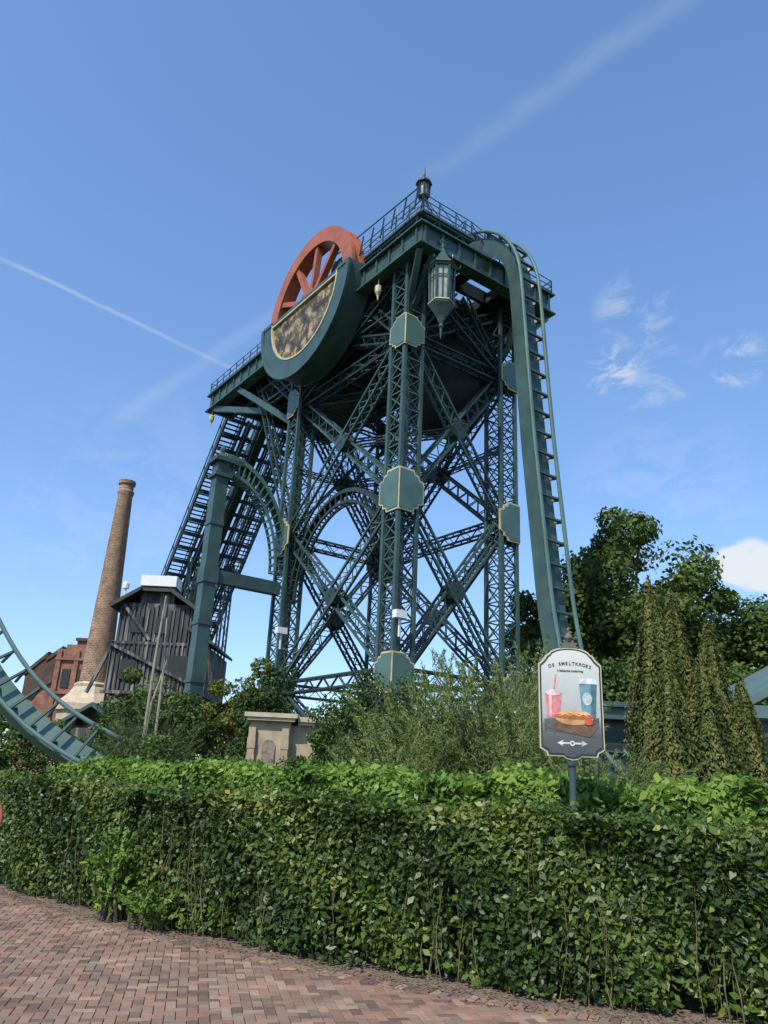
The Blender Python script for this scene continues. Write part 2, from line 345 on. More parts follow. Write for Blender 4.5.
# ------------------------------------------------------------------ hedges
M['inner']=paint('painted_shade',(.008,.013,.004),.95,.5,14,bump=1,bscale=30)  # near-black colour paints in the shade inside hedges and cypresses
def hedge(name,label,x0,x1,off,depth,h,nleaf,size,mat,stems,seed,low=0.35,bump=.05,topvar=.04,sprig=.06):
    g=np.random.default_rng(seed)
    xm=(x0+x1)/2; bp_=V((xm,edge(xm),0))+nrm(xm)*(off+depth/2)
    e=empty(name,(bp_.x,bp_.y,0),label,'hedge')
    xs=np.linspace(x0,x1,60);mb=MB();rows=[]
    for x in xs:
        n_=nrm(x);b0=V((x,edge(x),0))
        for d_,z in ((off+.36,.02),(off+.28,h-.2),(off+depth-.2,h-.2),(off+depth-.22,.02)): rows.append(b0+n_*d_+V((0,0,z)))
    fs=[(i*4+k,i*4+k+1,i*4+k+5,i*4+k+4) for i in range(59) for k in range(3)]+[(0,1,2,3),(236,237,238,239)]
    mb.add(rows,fs); mb.obj('shade_core',M['inner'],e)  # solid core added behind the leaves, shade painted into its colour
    n=nleaf
    X=g.uniform(x0,x1,n); which=g.random(n)
    zf=h*g.uniform(0.02,1,n)**(.85); 
    wav=bump*(np.sin(X*3.1+zf*2)+np.sin(X*7.3+1+zf*5)*.6+np.sin(X*13+zf*9)*.4)
    top=h+topvar*(np.sin(X*2.3+seed)+.7*np.sin(X*6.1)+.5*np.sin(X*15.))
    front=which<.62; 
    d=np.where(front,off+np.abs(g.normal(0,.13,n))+wav,off+g.uniform(0,1,n)*depth)
    z=np.where(front,zf*top/h,top-np.abs(g.normal(0,.07,n))+ (g.random(n)<sprig)*g.uniform(0,.14,n))
    back=which>.93; d=np.where(back,off+depth-np.abs(g.normal(0,.08,n)),d); z=np.where(back,zf,z)
    patch=.22*np.sin(X*4.7+2)*np.sin(X*1.9)+.34*np.sin(X*9.3+z*6)*np.sin(z*8+X*3)+.18*np.sin(X*23+z*4)
    keep=(~front)|(g.random(n)<np.clip(low+(z/h)*.8+patch,0.08,1))
    X,d,z,front=X[keep],d[keep],z[keep],front[keep]; n=len(X)
    dy=E1+2*E2*X; l=np.hypot(1,dy); nx,ny=-dy/l,1/l
    P=np.stack([X+nx*d,edge(X)+ny*d,z],1)
    N=np.where(front[:,None],np.stack([-nx,-ny,np.full(n,.6)],1),np.array([0,-.1,1.]))
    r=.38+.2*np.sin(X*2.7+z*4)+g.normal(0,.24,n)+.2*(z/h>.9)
    sz=size*np.where(g.random(n)<.3,1.35,.95)
    leaves('foliage',P,N,sz,mat,r,e,.55)
    if stems:
        mb=MB();rd=random.Random(seed)
        for i in range(stems):
            x=rd.uniform(x0+.1,x1-.1);n_=nrm(x);d_=off+rd.uniform(.0,.22)
            b0=V((x,edge(x),0))+n_*d_;hh=h*rd.uniform(.5,.98)
            dx=rd.gauss(0,.06);pts=[b0+V((dx*t+.03*math.sin(t*6+i),rd.gauss(0,.012),hh*t)) for t in (0,.25,.5,.75,1)]
            r0=rd.uniform(.003,.0065);mb.path(pts,[r0,r0*.9,r0*.8,r0*.6,r0*.3],5)
            for _ in range(3):
                t=rd.uniform(.2,.8);p=pts[0].lerp(pts[4],t);mb.path([p,p+V((rd.gauss(0,.06),rd.uniform(-.02,.04),rd.uniform(.1,.3)))],[r0*.6,r0*.25],4)
        mb.obj('stems',M['stem'],e,kind='stuff')
    return e
hedge('clipped_hedge','dense clipped green privet hedge beside the paved path',-2.75,6,.2,.85,1.40,125000,.066,G_hedge,130,11,low=.42,topvar=.03)
hedge('clipped_hedge','clipped green hedge section with dark glossy leaves',-9,-2.95,.22,.85,1.42,74000,.066,G_hedge,55,12,low=.5,topvar=.03)
hedge('laurel_hedge','taller bright green loose-leaved hedge behind the clipped one',-9.5,6.5,2.9,1.3,1.68,62000,.11,G_back,0,13,low=.8,bump=.08,topvar=.07,sprig=.15)
wispy('light green weeds filling the gap in the hedge',(-2.85,edge(-2.85)+.2,0),1.2,.4,60,60,.08,G_back,5,'weeds','weed_clump',.5)
wispy('low light green weeds at the foot of the hedge',(-2.3,edge(-2.3)+.14,0),.6,.4,45,50,.07,G_back,6,'weeds','weed_clump',.5)

# ------------------------------------------------------------------ tower
O=V((1.2,33,0));A=V((.809,.588,0)).normalized();B=V((-.588,.809,0)).normalized();Z=V((0,0,1))
def W(s,t,z): return O+A*s+B*t+Z*z
S0,S1,T0,T1=.8,7.55,1.8,12.2
tower=empty('headframe_tower',W(4.3,7,0),'tall dark green riveted steel mine headframe with big red wheel','tower')
cols=[(S0,T0,-1,-1),(S1,T0,1,-1),(S0,T1,-1,1),(S1,T1,1,1)]
for s,t,_,_ in cols:
    mb=MB();truss(mb,W(s,t,0),W(s,t,27.7),1.1,1.1,up=A,ch=.18,lc=.07,step=.95,cross=True);mb.beam(W(s,t,0),W(s,t,27.7),.22,.22,A)
    mb.obj('column',M['green'],tower)
lv=[0.2,6.2,14.8,23.5,27.7]
faces=[((S0,T0),(S1,T0),-B),((S0,T0),(S0,T1),-A),((S1,T0),(S1,T1),A),((S0,T1),(S1,T1),B)]
for (p,q,nv) in faces:
    outer=nv not in (A,B)
    for i in range(4):
        z0,z1=lv[i],lv[i+1]
        ww=.68 if i in(1,2) else .5
        for k,(a_,b_) in enumerate(((p,q),(q,p))):
            off=nv*(.12 if k else -.12)
            mb=MB();truss(mb,W(*a_,z0)+off,W(*b_,z1)+off,ww,.45,up=nv,ch=.11,lc=.05,step=.55);mb.obj('cross_brace',M['green'] if outer and i<3 else M['green2'],tower)  # back faces and top bay take the teal with shade painted in
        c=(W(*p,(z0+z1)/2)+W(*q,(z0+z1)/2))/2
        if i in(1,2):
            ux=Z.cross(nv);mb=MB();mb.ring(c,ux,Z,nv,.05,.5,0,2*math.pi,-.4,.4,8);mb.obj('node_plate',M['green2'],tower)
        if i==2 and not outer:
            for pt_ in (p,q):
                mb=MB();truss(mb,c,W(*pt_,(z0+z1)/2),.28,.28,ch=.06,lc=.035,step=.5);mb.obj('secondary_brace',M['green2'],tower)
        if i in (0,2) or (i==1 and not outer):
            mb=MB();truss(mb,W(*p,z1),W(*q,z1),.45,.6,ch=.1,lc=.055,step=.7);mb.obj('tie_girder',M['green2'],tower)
fc=[((p[0]+q[0])/2,(p[1]+q[1])/2) for p,q,_ in faces]
for i,j in ((0,1),(0,2),(3,1),(3,2)):
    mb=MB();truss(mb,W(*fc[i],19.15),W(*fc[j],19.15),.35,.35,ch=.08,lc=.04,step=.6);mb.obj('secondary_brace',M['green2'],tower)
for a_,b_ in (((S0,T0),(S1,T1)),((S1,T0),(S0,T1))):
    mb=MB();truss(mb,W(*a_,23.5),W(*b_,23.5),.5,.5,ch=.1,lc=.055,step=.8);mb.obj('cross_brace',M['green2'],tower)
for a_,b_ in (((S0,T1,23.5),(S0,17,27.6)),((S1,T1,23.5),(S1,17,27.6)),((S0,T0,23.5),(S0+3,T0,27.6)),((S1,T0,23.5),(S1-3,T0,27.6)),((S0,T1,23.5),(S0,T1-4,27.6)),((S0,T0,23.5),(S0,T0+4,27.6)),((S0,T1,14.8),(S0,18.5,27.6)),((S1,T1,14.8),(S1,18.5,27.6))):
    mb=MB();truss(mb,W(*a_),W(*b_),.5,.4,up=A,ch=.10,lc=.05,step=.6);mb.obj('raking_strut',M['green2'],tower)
for s_ in (S0,S1):
    mb=MB();truss(mb,W(s_,T0,26.2),W(s_,T1+6,26.2),.4,1.2,ch=.12,lc=.07,step=.8);mb.obj('tie_girder',M['green2'],tower)
mb=MB();mb.tube(W(1.6,9.3,25.9),W(6.6,9.3,25.9),1.25,1.25,20);mb.obj('winding_drum',M['dark'],tower)
mb=MB();mb.prism([(2.2,10.8),(6.2,10.8),(6.2,15.5),(2.2,15.5)],O,A,B,Z,25.2,27.6);mb.obj('machine_room',M['dark'],tower)
mb=MB();mb.prism([(1.6,3.2),(3.4,3.2),(3.4,6.8),(1.6,6.8)],O,A,B,Z,26.0,27.7);mb.obj('machine_room',M['green2'],tower)
gp=[(0,-1),(.82,-1),(.88,-.82),(1.08,-.78),(1.12,-.6),(1.38,-.52),(1.38,.52),(1.12,.6),(1.08,.78),(.88,.82),(.82,1),(0,1)]
gp2=[(0.0,-.9),(.74,-.9),(.80,-.73),(1.0,-.69),(1.04,-.53),(1.28,-.45),(1.28,.45),(1.04,.53),(1.0,.69),(.80,.73),(.74,.9),(0.0,.9)]
for s,t,os_,ot in cols:
    for z_ in (6.2,14.8,23.5):
        c=W(s+os_*.66,t+ot*.66,z_)
        k=1.08 if 6.3<z_<20 else .9
        for nv,ux in ((A*os_,B*(-ot)),(B*ot,A*(-os_))):
            mb=MB();mb.prism([(x*k,y*k) for x,y in gp],c,ux,Z,nv,.0,.05,1);mb.prism([(x*k,y*k) for x,y in gp2],c,ux,Z,nv,.05,.085,0)
            mb.obj('gusset_plate',[M['greenL'],M['gold']],tower)
def arch(c,ux,un,rx,rz,a0,a1,band,dep,n,name='arch',mat=None):
    mb=MB()
    for d_ in (-dep/2,dep/2):
        mb.ring(c,ux,Z,un,1,1+.16/rx,a0,a1,d_-.05,d_+.05,n,sx=rx,sy=rz)
        mb.ring(c,ux,Z,un,1-band/rx,1-(band-.14)/rx,a0,a1,d_-.05,d_+.05,n,sx=rx,sy=rz)
    for k in range(n+1):
        a=a0+(a1-a0)*k/n;dv=ux*(math.cos(a)*rx)+Z*(math.sin(a)*rz)
        i=1-band/rx
        for d_ in (-dep/2,dep/2): mb.beam(c+dv*i+un*d_,c+dv*1.02+un*d_,.07,.07,un)
        mb.beam(c+dv*1.02-un*dep/2,c+dv*1.02+un*dep/2,.07,.07,Z); mb.beam(c+dv*i-un*dep/2,c+dv*i+un*dep/2,.07,.07,Z)
    mb.ring(c,ux,Z,un,1.0+.17/rx,1+.21/rx,a0,a1,-dep/2,dep/2,n,sx=rx,sy=rz)
    return mb.obj(name,mat or M['green'],tower)
arch(W(S0+.1,7.0,11),B,A,4.7,5.2,0,math.pi,.55,.35,26,mat=M['green2'])
ps,pt=-4.1,T1
mb=MB();mb.beam(W(ps,pt,0),W(ps,pt,18.2),.72,.72,A)
mb.beam(W(ps,pt,17.3),W(ps,pt,17.5),1.0,1.0,A);mb.beam(W(ps,pt,18.2),W(ps,pt,18.45),1.15,1.15,A);mb.beam(W(ps,pt,11.25),W(ps,pt,12.15),.86,.86,A)
for z in (3,6,9,14.5): mb.beam(W(ps,pt,z),W(ps,pt,z+.18),.82,.82,A)
mb.lathe([(.5,0),(.35,.2),(.12,.35),(.2,.6),(.02,.9)],W(ps,pt,18.45),8)
mb.obj('portal_pillar',M['green'],tower)
mb=MB();mb.beam(W(ps+.35,pt,11.7),W(S0-.6,pt,11.7),.55,.7,Z);mb.obj('portal_beam',M['green'],tower)
arch(W(ps+.3,pt,12.6),A,B,4.1,5.9,0,math.pi/2,.65,.6,18,'portal_arch',M['greenL'])
mb=MB();mb.beam(W(ps-.6,pt,18.3),W(ps+1.2,pt,18.4),.7,.25,Z);mb.obj('portal_cornice',M['green'],tower)

H=28.9
mb=MB()
mb.beam(W(0,-.0,H-.65),W(0,25,H-.65),.35,1.25,Z);mb.beam(W(-.17,-.17,H-.65),W(9.5,-.17,H-.65),.35,1.25,Z)
mb.beam(W(9.5,0,H-.65),W(9.5,24,H-.65),.35,1.25,Z);mb.beam(W(1.7,14,H-.65),W(1.7,25,H-.65),.35,1.1,Z);mb.beam(W(0,25,H-.65),W(1.7,25,H-.65),.35,1.25,Z)
mb.beam(W(1.7,24,H-.65),W(9.5,24,H-.65),.35,1.1,Z)
for z_ in (H-.02,H-1.3):
    mb.beam(W(-.05,-.35,z_),W(-.05,25.2,z_),.75,.1,Z);mb.beam(W(-.4,-.2,z_+.004),W(9.7,-.2,z_+.004),.75,.1,Z)
    mb.beam(W(9.55,.3,z_),W(9.55,24,z_),.7,.1,Z)
for k in range(22): 
    t=k*1.16; mb.beam(W(-.22,t,H-.1),W(-.22,t,H-1.2),.1,.14,A)
for k in range(9):
    mb.beam(W(k*1.16,-.4,H-.1),W(k*1.16,-.4,H-1.2),.1,.14,A)
mb.obj('platform_girder',M['green'],tower)
mb=MB()
for k in range(1,15):
    t=k*1.6;mb.beam(W(.2,t,H-.75),W(9.3,t,H-.75),.25,.8,Z)
for s_ in (2.5,3.8,6.2,7.5): mb.beam(W(s_,.1,H-.8),W(s_,23.8,H-.8),.25,.6,Z)
mb.obj('floor_joists',M['dark'],tower)
mb=MB();mb.prism([(0.2,0.1),(3.6,.1),(3.6,3.5),(6.4,3.5),(6.4,.1),(9.3,.1),(9.3,23.8),(1.6,23.8),(1.6,24.8),(.2,24.8)],O,A,B,Z,H-.3,H-.22)
mb.obj('deck',M['deck'],tower)
H2=30.0
mb=MB();truss(mb,W(.3,.3,H+.5),W(.3,8,H+.5),.4,.9,ch=.11,lc=.07,step=.9);truss(mb,W(.3,.2,H+.5),W(3.6,.2,H+.5),.4,.9,ch=.11,lc=.07,step=.9)
mb.beam(W(.2,0,H2),W(.2,8.2,H2),.5,.14,Z);mb.beam(W(.0,.1,H2+.003),W(3.7,.1,H2+.003),.5,.14,Z)
mb.obj('upper_truss',M['green'],tower)
mb=MB();mb.prism([(-.2,6.8),(1.4,6.8),(1.4,8.4),(-.2,8.4)],O,A,B,Z,H+.9,H+2.4);mb.obj('machine_housing',M['green2'],tower)
mb=MB()
for k in range(9): mb.beam(W(-.3,.2+k,H2+.05),W(-.1,.2+k,H2+1.5),.07,.07,A)
mb.tube(W(-.12,.1,H2+1.5),W(-.12,8.3,H2+1.9),.04,.04,6);
mb.obj('cable_frame',M['green2'],tower)
def railing(pts,h=1.1,mat='green'):
    mb=MB()
    for p,q in zip(pts[:-1],pts[1:]):
        L=(q-p).length;n=max(1,round(L/1.1))
        for k in range(n+1): c=p.lerp(q,k/n);mb.beam(c,c+Z*h,.06,.06,A)
        for z_ in (h,h*.66,h*.33): mb.tube(p+Z*z_,q+Z*z_,.03,.03,5)
        for k in range(n):
            c0=p.lerp(q,k/n);c1=p.lerp(q,(k+1)/n);mb.beam(c0+Z*.1,c1+Z*(h-.1),.03,.03)
    mb.obj('railing',M[mat],tower)
railing([W(5.6,0,H2-.3),W(3.6,0,H2+.07),W(.1,0,H2+.07),W(.1,8.2,H2+.07)])
railing([W(3.6,8,H2+.1),W(3.6,.5,H2+.5)])
railing([W(-.2,15.5,H),W(-.2,25.1,H),W(1.7,25.1,H)])
railing([W(6.5,-.3,H),W(9.7,-.3,H),W(9.7,18.8,H)])
railing([W(6.25,12,H+1.8),W(6.25,3,H+1.8),W(6.25,0.5,H+1.2),W(6.25,-.3,H+.5)])
for (a_,b_) in (((S0,T0,25.2),(-.1,-.1,27.5)),((S1,T0,25.2),(9.4,-.1,27.5)),((S0,T1,24.8),(-.1,T1+3,27.5)),((S0,T0,24.8),(S0,-.2,27.5)),((S1,T0,24.8),(S1,-.2,27.5)),((S0,T1,22),(-.1,20,27.5)),((S0,T1+5,25),(-.1,24,27.5))):
    mb=MB();mb.beam(W(*a_),W(*b_),.3,.4,Z);mb.obj('bracket',M['green'],tower)
c=W(.6,.6,H2+1.05)
mb=MB();mb.lathe([(.08,-1.1),(.08,.4),(.28,.5),(.33,.55),(.33,.62)],c,8);mb.lathe([(.46,1.4),(.42,1.52),(.17,1.8),(.06,1.9),(.08,2.05),(.02,2.6)],c,8)
for k in range(8):
    a=k*math.pi/4;mb.beam(c+V((.31*math.cos(a),.31*math.sin(a),.6)),c+V((.35*math.cos(a),.35*math.sin(a),1.42)),.06,.06)
for k in range(4):
    a=k*math.pi/2+.3;mb.beam(c+V((.9*math.cos(a),.9*math.sin(a),-1.0)),c+V((.1*math.cos(a),.1*math.sin(a),.45)),.06,.06)
mb.obj('corner_finial',M['green2'],tower)
mb=MB();mb.lathe([(.23,.62),(.25,1.4)],c,8);mb.obj('finial_pane',M['glass'],tower)
for (s_,t_) in ((-.1,24.5),(-.1,3.4)):
    c=W(s_,t_,H-1.3);mb=MB();mb.tube(c,c-Z*.5,.04,.04,5);mb.lathe([(.04,-.4),(.2,-.55),(.18,-.9),(.08,-1.1),(.02,-1.4)],c,8);mb.obj('pendant',M['gold'],tower)
wc=W(-.55,9.9,29.2)
ux=-B; un=-A
wheel=empty('wheel',wc,'large red-brown spoked pit wheel','wheel',parent=tower)
mb=MB();mb.ring(wc,ux,Z,un,3.85,4.62,0,2*math.pi,-.6,.3,64);mb.ring(wc,ux,Z,un,4.62,4.8,0,2*math.pi,-.6,-.36,64);mb.ring(wc,ux,Z,un,4.62,4.8,0,2*math.pi,.06,.3,64);mb.obj('rim',M['red'],wheel,smooth=True)
for k in range(10):
    a=k*2*math.pi/10+.2;dv=ux*math.cos(a)+Z*math.sin(a);mb=MB();mb.beam(wc+dv*.8,wc+dv*3.9,.32,.38,A);mb.obj('spoke',M['red'],wheel)
mb=MB();mb.tube(wc-un*.7,wc+un*.42,.85,.85,20);mb.obj('hub',M['red'],wheel)
cov=empty('wheel_cover',wc,'green half-round casing with bronze relief panel','cover',parent=tower)
mb=MB();mb.ring(wc,ux,Z,un,3.8,4.98,math.pi,2*math.pi,-.85,.6,48);mb.ring(wc,ux,Z,un,4.8,5.1,math.pi-.02,2*math.pi+.02,.54,.7,48);mb.ring(wc,ux,Z,un,4.8,5.1,math.pi-.02,2*math.pi+.02,-.95,-.8,48)
mb.prism([(-4.96,-.02),(-3.85,-.02),(-3.85,.22),(-4.96,.22)],wc,ux,Z,un,-.8,.65);mb.prism([(3.85,-.02),(4.96,-.02),(4.96,.22),(3.85,.22)],wc,ux,Z,un,-.8,.65)
mb.prism([(-3.85,-.15),(3.85,-.15),(3.85,.08),(-3.85,.08)],wc,ux,Z,un,.34,.63);mb.obj('casing',M['green'],cov,smooth=False)
pts=[(3.79*math.cos(math.pi+math.pi*k/40),-.16+3.65*math.sin(math.pi+math.pi*k/40)) for k in range(41)]
mb=MB();mb.prism(pts,wc,ux,Z,un,.32,.5)
mb.obj('relief_panel',M['relief'],cov)
mb=MB();mb.ring(wc,ux,Z,un,3.72,3.84,math.pi,2*math.pi,.5,.64,48);mb.prism([(-3.75,-.26),(3.75,-.26),(3.75,-.16),(-3.75,-.16)],wc,ux,Z,un,.5,.64);mb.obj('gold_trim',M['gold'],cov)
mb=MB();c=W(6.1,5.0,23.9);mb.lathe([(2.9*math.cos(a),-3.2*math.sin(a)) for a in np.linspace(0,math.pi/2-.05,10)][::-1]+[(3.0,.05),(3.0,3.4)],c,28);mb.obj('hopper',M['dark'],tower,smooth=True)
for (s_,t_,z_) in ((S0-.5,T0-.9,8.7),(S0-.7,T1-1,9.2)):
    mb=MB();c=W(s_,t_,z_);mb.beam(c-A*.3,c+A*.3,.3,.35,Z);mb.beam(c-Z*.2,c-Z*1.0,.08,.08);mb.beam(c-Z*.9,W(S0,t_+.6,z_-.9),.08,.08);mb.obj('floodlight',M['white'],tower)
# ------------------------------------------------------------------ hanging lantern
c=W(1.15,-.45,25.5)
lan=empty('hanging_lantern',c,'ornate hexagonal green lantern hanging from the tower corner','lantern')
mb=MB();mb.tube(c+Z*2.5,c+Z*3.3,.04,.04,6);mb.ring(c+Z*2.75,A,Z,B,.12,.2,0,2*math.pi,-.03,.03,12)
mb.lathe([(.82,1.15),(.78,1.25),(.48,1.6),(.25,2.0),(.12,2.35),(.15,2.45),(.04,2.7)],c,6);mb.lathe([(.68,1.05),(.82,1.15)],c,6)
mb.lathe([(.02,-3.0),(.06,-2.4),(.14,-2.3),(.08,-2.15),(.25,-1.75),(.5,-1.35),(.64,-1.15),(.64,-1.0)],c,6)
for k in range(6):
    a=k*math.pi/3;d=V((math.cos(a),math.sin(a),0));mb.beam(c+d*.58-Z*1.05,c+d*.64+Z*1.1,.10,.10)
    mb.path([c+d*.8+Z*1.15,c+d*.95+Z*1.25,c+d*.93+Z*1.4],.03,4)
    d2=V((math.cos(a+math.pi/3),math.sin(a+math.pi/3),0));mm=(d+d2)*.5
    mb.beam(c+mm*.6-Z*1,c+mm*.64+Z*1.05,.04,.04)
    mb.beam(c+d*.62+Z*.45,c+d2*.62+Z*.45,.05,.05)
mb.obj('frame',M['green'],lan)
for z_ in (-1.02,1.08):
    mb=MB()
    for k in range(6):
        a=k*math.pi/3;d=V((math.cos(a),math.sin(a),0));d2=V((math.cos(a+math.pi/3),math.sin(a+math.pi/3),0));mb.beam(c+d*.66+Z*z_,c+d2*.66+Z*z_,.06,.06)
    mb.obj('gold_band',M['gold'],lan)
mb=MB();mb.lathe([(.5,-1.0),(.55,1.05)],c,6);mb.obj('pane',M['glass'],lan)

# ------------------------------------------------------------------ coaster track through the tower
track=empty('roller_coaster_track',W(5,-3.2,0),'green steel dive coaster track climbing and dropping off the tower','roller coaster')
SL=1.28
pt=[(46.5,2.4),(40,10.8),(34,18.5),(29,24.9),(26.3,28.4)]
pt+=[(25.0,29.9),(23.6,30.6),(21.4,30.9),(19.5,30.9),(16,30.9),(11,30.9),(6,30.9),(3.2,30.9)]
rc=4.8;tc,zc=2.5,26.1
for k in range(1,13):
    a=math.pi/2*k/12;pt.append((tc-rc*math.sin(a),zc+rc*math.cos(a)))
pt+=[(-2.45,24),(-2.65,21),(-2.95,17),(-3.35,13),(-3.75,9),(-4.3,6),(-5.2,3.6),(-7,1.9)]
pp=[V((a,b,0)) for a,b in pt];dist=[0]
for i in range(1,len(pp)):dist.append(dist[-1]+(pp[i]-pp[i-1]).length)
ns=int(dist[-1]/.55);dd=np.linspace(0,dist[-1],ns);ts=np.interp(dd,dist,[p.x for p in pp]);zs=np.interp(dd,dist,[p.y for p in pp])
for _ in range(2):
    ts[1:-1]=(ts[:-2]+2*ts[1:-1]+ts[2:])/4;zs[1:-1]=(zs[:-2]+2*zs[1:-1]+zs[2:])/4
fr=[]
for i in range(ns):
    j0,j1=max(0,i-1),min(ns-1,i+1);tt=V((ts[j1]-ts[j0],zs[j1]-zs[j0],0)).normalized()
    N=B*tt.y+Z*(-tt.x); fr.append((W(5,ts[i],zs[i]),A,N))
mb=MB();mb.sweep(fr,.98,.72);mb.obj('spine',M['green'],track)
for sgn in (-1,1):
    mb=MB();mb.path([p+n_*.66+A*(sgn*.68) for p,_,n_ in fr],.095,8);mb.obj('rail',M['greenL'],track,smooth=True)
for i in range(1,ns-1,2):
    mb=MB();p,_,n_=fr[i];T=n_.cross(A)
    for sgn in (-1,1): mb.beam(p+A*(sgn*.4)+n_*.3,p+A*(sgn*.66)+n_*.62,.09,.2,T)
    mb.beam(p-A*.68+n_*.56,p+A*.68+n_*.56,.09,.13,n_)
    mb.obj('cross_tie',M['green'],track)
for sA,sB in ((1.9,3.3),(6.7,8.1)):
    mb=MB()
    for s_ in (sA,sB):
        mb.beam(W(s_,25.0,30.0),W(s_,46.5,2.5),.14,.46,Z);mb.beam(W(s_,25.0,31.2),W(s_,46.5,3.7),.07,.07,Z)
    for k in range(95):
        t=25.1+k*.225;z_=30.0-(t-25)*SL;mb.beam(W(sA,t,z_+.1),W(sB,t,z_+.1),.2,.06,Z)
        if k%5==0:
            for s_ in (sA,sB): mb.beam(W(s_,t,z_),W(s_,t,z_+1.2),.05,.05,A)
    mb.obj('lift_stairway',M['green2'],track)
mb=MB()
for s_ in (3.9,6.1): truss(mb,W(s_,25.2,28),W(s_,46,1.4),.5,1.1,up=A,ch=.15,lc=.08,step=1.1)
for k in range(27):
    t=25.3+k*.78;z_=30.0-(t-25)*SL-.5;mb.beam(W(1.9,t,z_),W(8.1,t,z_),.16,.3,Z)
mb.obj('lift_truss',M['green2'],track)
for (s_,t_) in ((3.4,33),(6.6,33),(3.4,40),(6.6,40)):
    mb=MB();z_=28.6-(t_-25)*SL;truss(mb,W(s_,t_,0),W(s_,t_,z_),.6,.6,up=A,ch=.12,lc=.06,step=1.2);mb.obj('support_column',M['green2'],track)

pv=[(-19,27.5,14.1),(-16.9,27.7,10.2),(-14.85,28,6.7),(-13.35,28,4.7),(-11.8,28,3.3),(-9.8,28.1,2.2),(-7.6,28.6,1.45),(-5,29.5,1.0),(-2.5,31,.9)]
pp=[V(p) for p in pv];dist=[0]
for i in range(1,len(pp)):dist.append(dist[-1]+(pp[i]-pp[i-1]).length)
ns=int(dist[-1]/.45);dd=np.linspace(0,dist[-1],ns);cc=[V(tuple(np.interp(x,dist,[p[k] for p in pp]) for k in range(3))) for x in dd]
for _ in range(6): cc=[cc[0]]+[(cc[i-1]+cc[i]*2+cc[i+1])/4 for i in range(1,ns-1)]+[cc[-1]]
fr=[]
for i in range(ns):
    T=(cc[min(i+1,ns-1)]-cc[max(i-1,0)]).normalized();Mv=V((0,1,0)).cross(T)
    if Mv.z<0:Mv=-Mv
    lat=(Mv*.85+V((0,.5,0))).normalized();N=lat.cross(T).normalized()
    if N.y>0: N=-N
    fr.append((cc[i],lat,N))
tr2=empty('roller_coaster_track',cc[ns//2],'banked green coaster track curving down out of a valley','roller coaster')
mb=MB();mb.sweep([(p-n_*.45-l*.25,l,n_) for p,l,n_ in fr],.75,.6);mb.obj('spine',M['greenL'],tr2)
for sgn in(-1,1):
    mb=MB();mb.path([p+n_*.3+l*(sgn*.68) for p,l,n_ in fr],.08,8);mb.obj('rail',M['rail'],tr2,smooth=True)
for i in range(1,ns-1,2):
    mb=MB();p,l,n_=fr[i];mb.beam(p-l*.68+n_*.2,p+l*.68+n_*.2,.08,.12,n_)
    for sgn in(-1,1):mb.beam(p-n_*.3+l*(sgn*.25),p+n_*.25+l*(sgn*.62),.07,.1,n_)
    mb.obj('cross_tie',M['green'],tr2)
for i in (int(ns*.25),int(ns*.8)): mb=MB();p=fr[i][0];mb.tube(V((p.x,p.y+1,0)),p+V((0,.6,-.4)),.25,.25,12);mb.obj('support',M['green'],tr2)

# ------------------------------------------------------------------ chimney, brick hall, timber shed
cx,cy=-21.35,60
ch=empty('brick_chimney',(cx,cy,0),'tall tapering round brick factory chimney with pale stone foot','chimney')
mb=MB();mb.lathe([(1.12,7.2),(.58,22.9),(.66,23.1),(.66,23.3),(.57,23.4),(.57,23.8),(.68,23.9),(.68,24.2),(.42,24.25)],(cx,cy,0),24);mb.obj('shaft',M['chimney'],ch,smooth=True)
mb=MB();mb.lathe([(2.3,0),(2.3,5.6),(2.55,5.65),(2.55,6.1),(2.2,6.4),(1.7,6.9),(1.4,7.4),(1.45,7.6),(1.1,7.8)],(cx,cy,0),8,rot=.4);mb.obj('stone_foot',M['stone2'],ch)
bh=empty('brick_factory_hall',(-25,66,0),'old red brick factory hall with stepped sawtooth roofline','building')
XX=V((1,0,0));YY=V((0,1,0))
mb=MB();mb.prism([(-26.2,0),(-22.9,0),(-22.9,10.9),(-23.3,11.5),(-24.7,11.5),(-24.7,11.2),(-25.5,11.2),(-25.5,10.8),(-26.2,10.8)],(0,0,0),XX,Z,YY,64,76)
mb.prism([(-28.6,0),(-26.21,0),(-26.21,10.6),(-27.2,9.8),(-27.2,10.2),(-28.6,8.7)],(0,0,0),XX,Z,YY,65,76)
for x in (-26.1,-24.65,-23.3): mb.box(x,x+.35,63.85,64,0,10.7)
mb.box(-26.2,-22.9,63.8,64,9.9,10.1);mb.box(-26.2,-22.9,63.8,64,7.2,7.4)
mb.obj('wall',M['brick'],bh)
mb=MB()
for k,(xa,xb,za,zb) in enumerate(((-27.3,-26.1,9.8,10.8),(-28.9,-27.2,8.6,10.3))):
    mb.prism([(xa,za),(xb,zb),(xb,zb+.35),(xa,za+.35)],(0,0,0),XX,Z,YY,64.7,76.3)
    mb.prism([(xa+.1,za-2.0),(xb,zb-2.4),(xb,zb),(xa+.1,za)],(0,0,0),XX,Z,YY,64.8,64.95)
mb.prism([(-23.5,11.51),(-22.8,10.9),(-22.6,11.0),(-23.3,11.75),(-24.8,11.75),(-24.8,11.51)],(0,0,0),XX,Z,YY,63.8,76.3)
mb.obj('roof',M['tile'],bh)
for xx in (-25.5,-24.15):
    mb=MB();mb.prism([(xx,7.7),(xx+.65,7.7),(xx+.65,9.2),(xx,9.2)],(0,0,0),XX,Z,YY,63.93,64.02);mb.obj('window',M['dark'],bh)
gs=empty('garden_shed',(-17.7,50,0),'small shed with low green gabled roof','building')
mb=MB();mb.box(-19.4,-15.8,50,54,0,4.0);mb.obj('wall',M['timber'],gs)
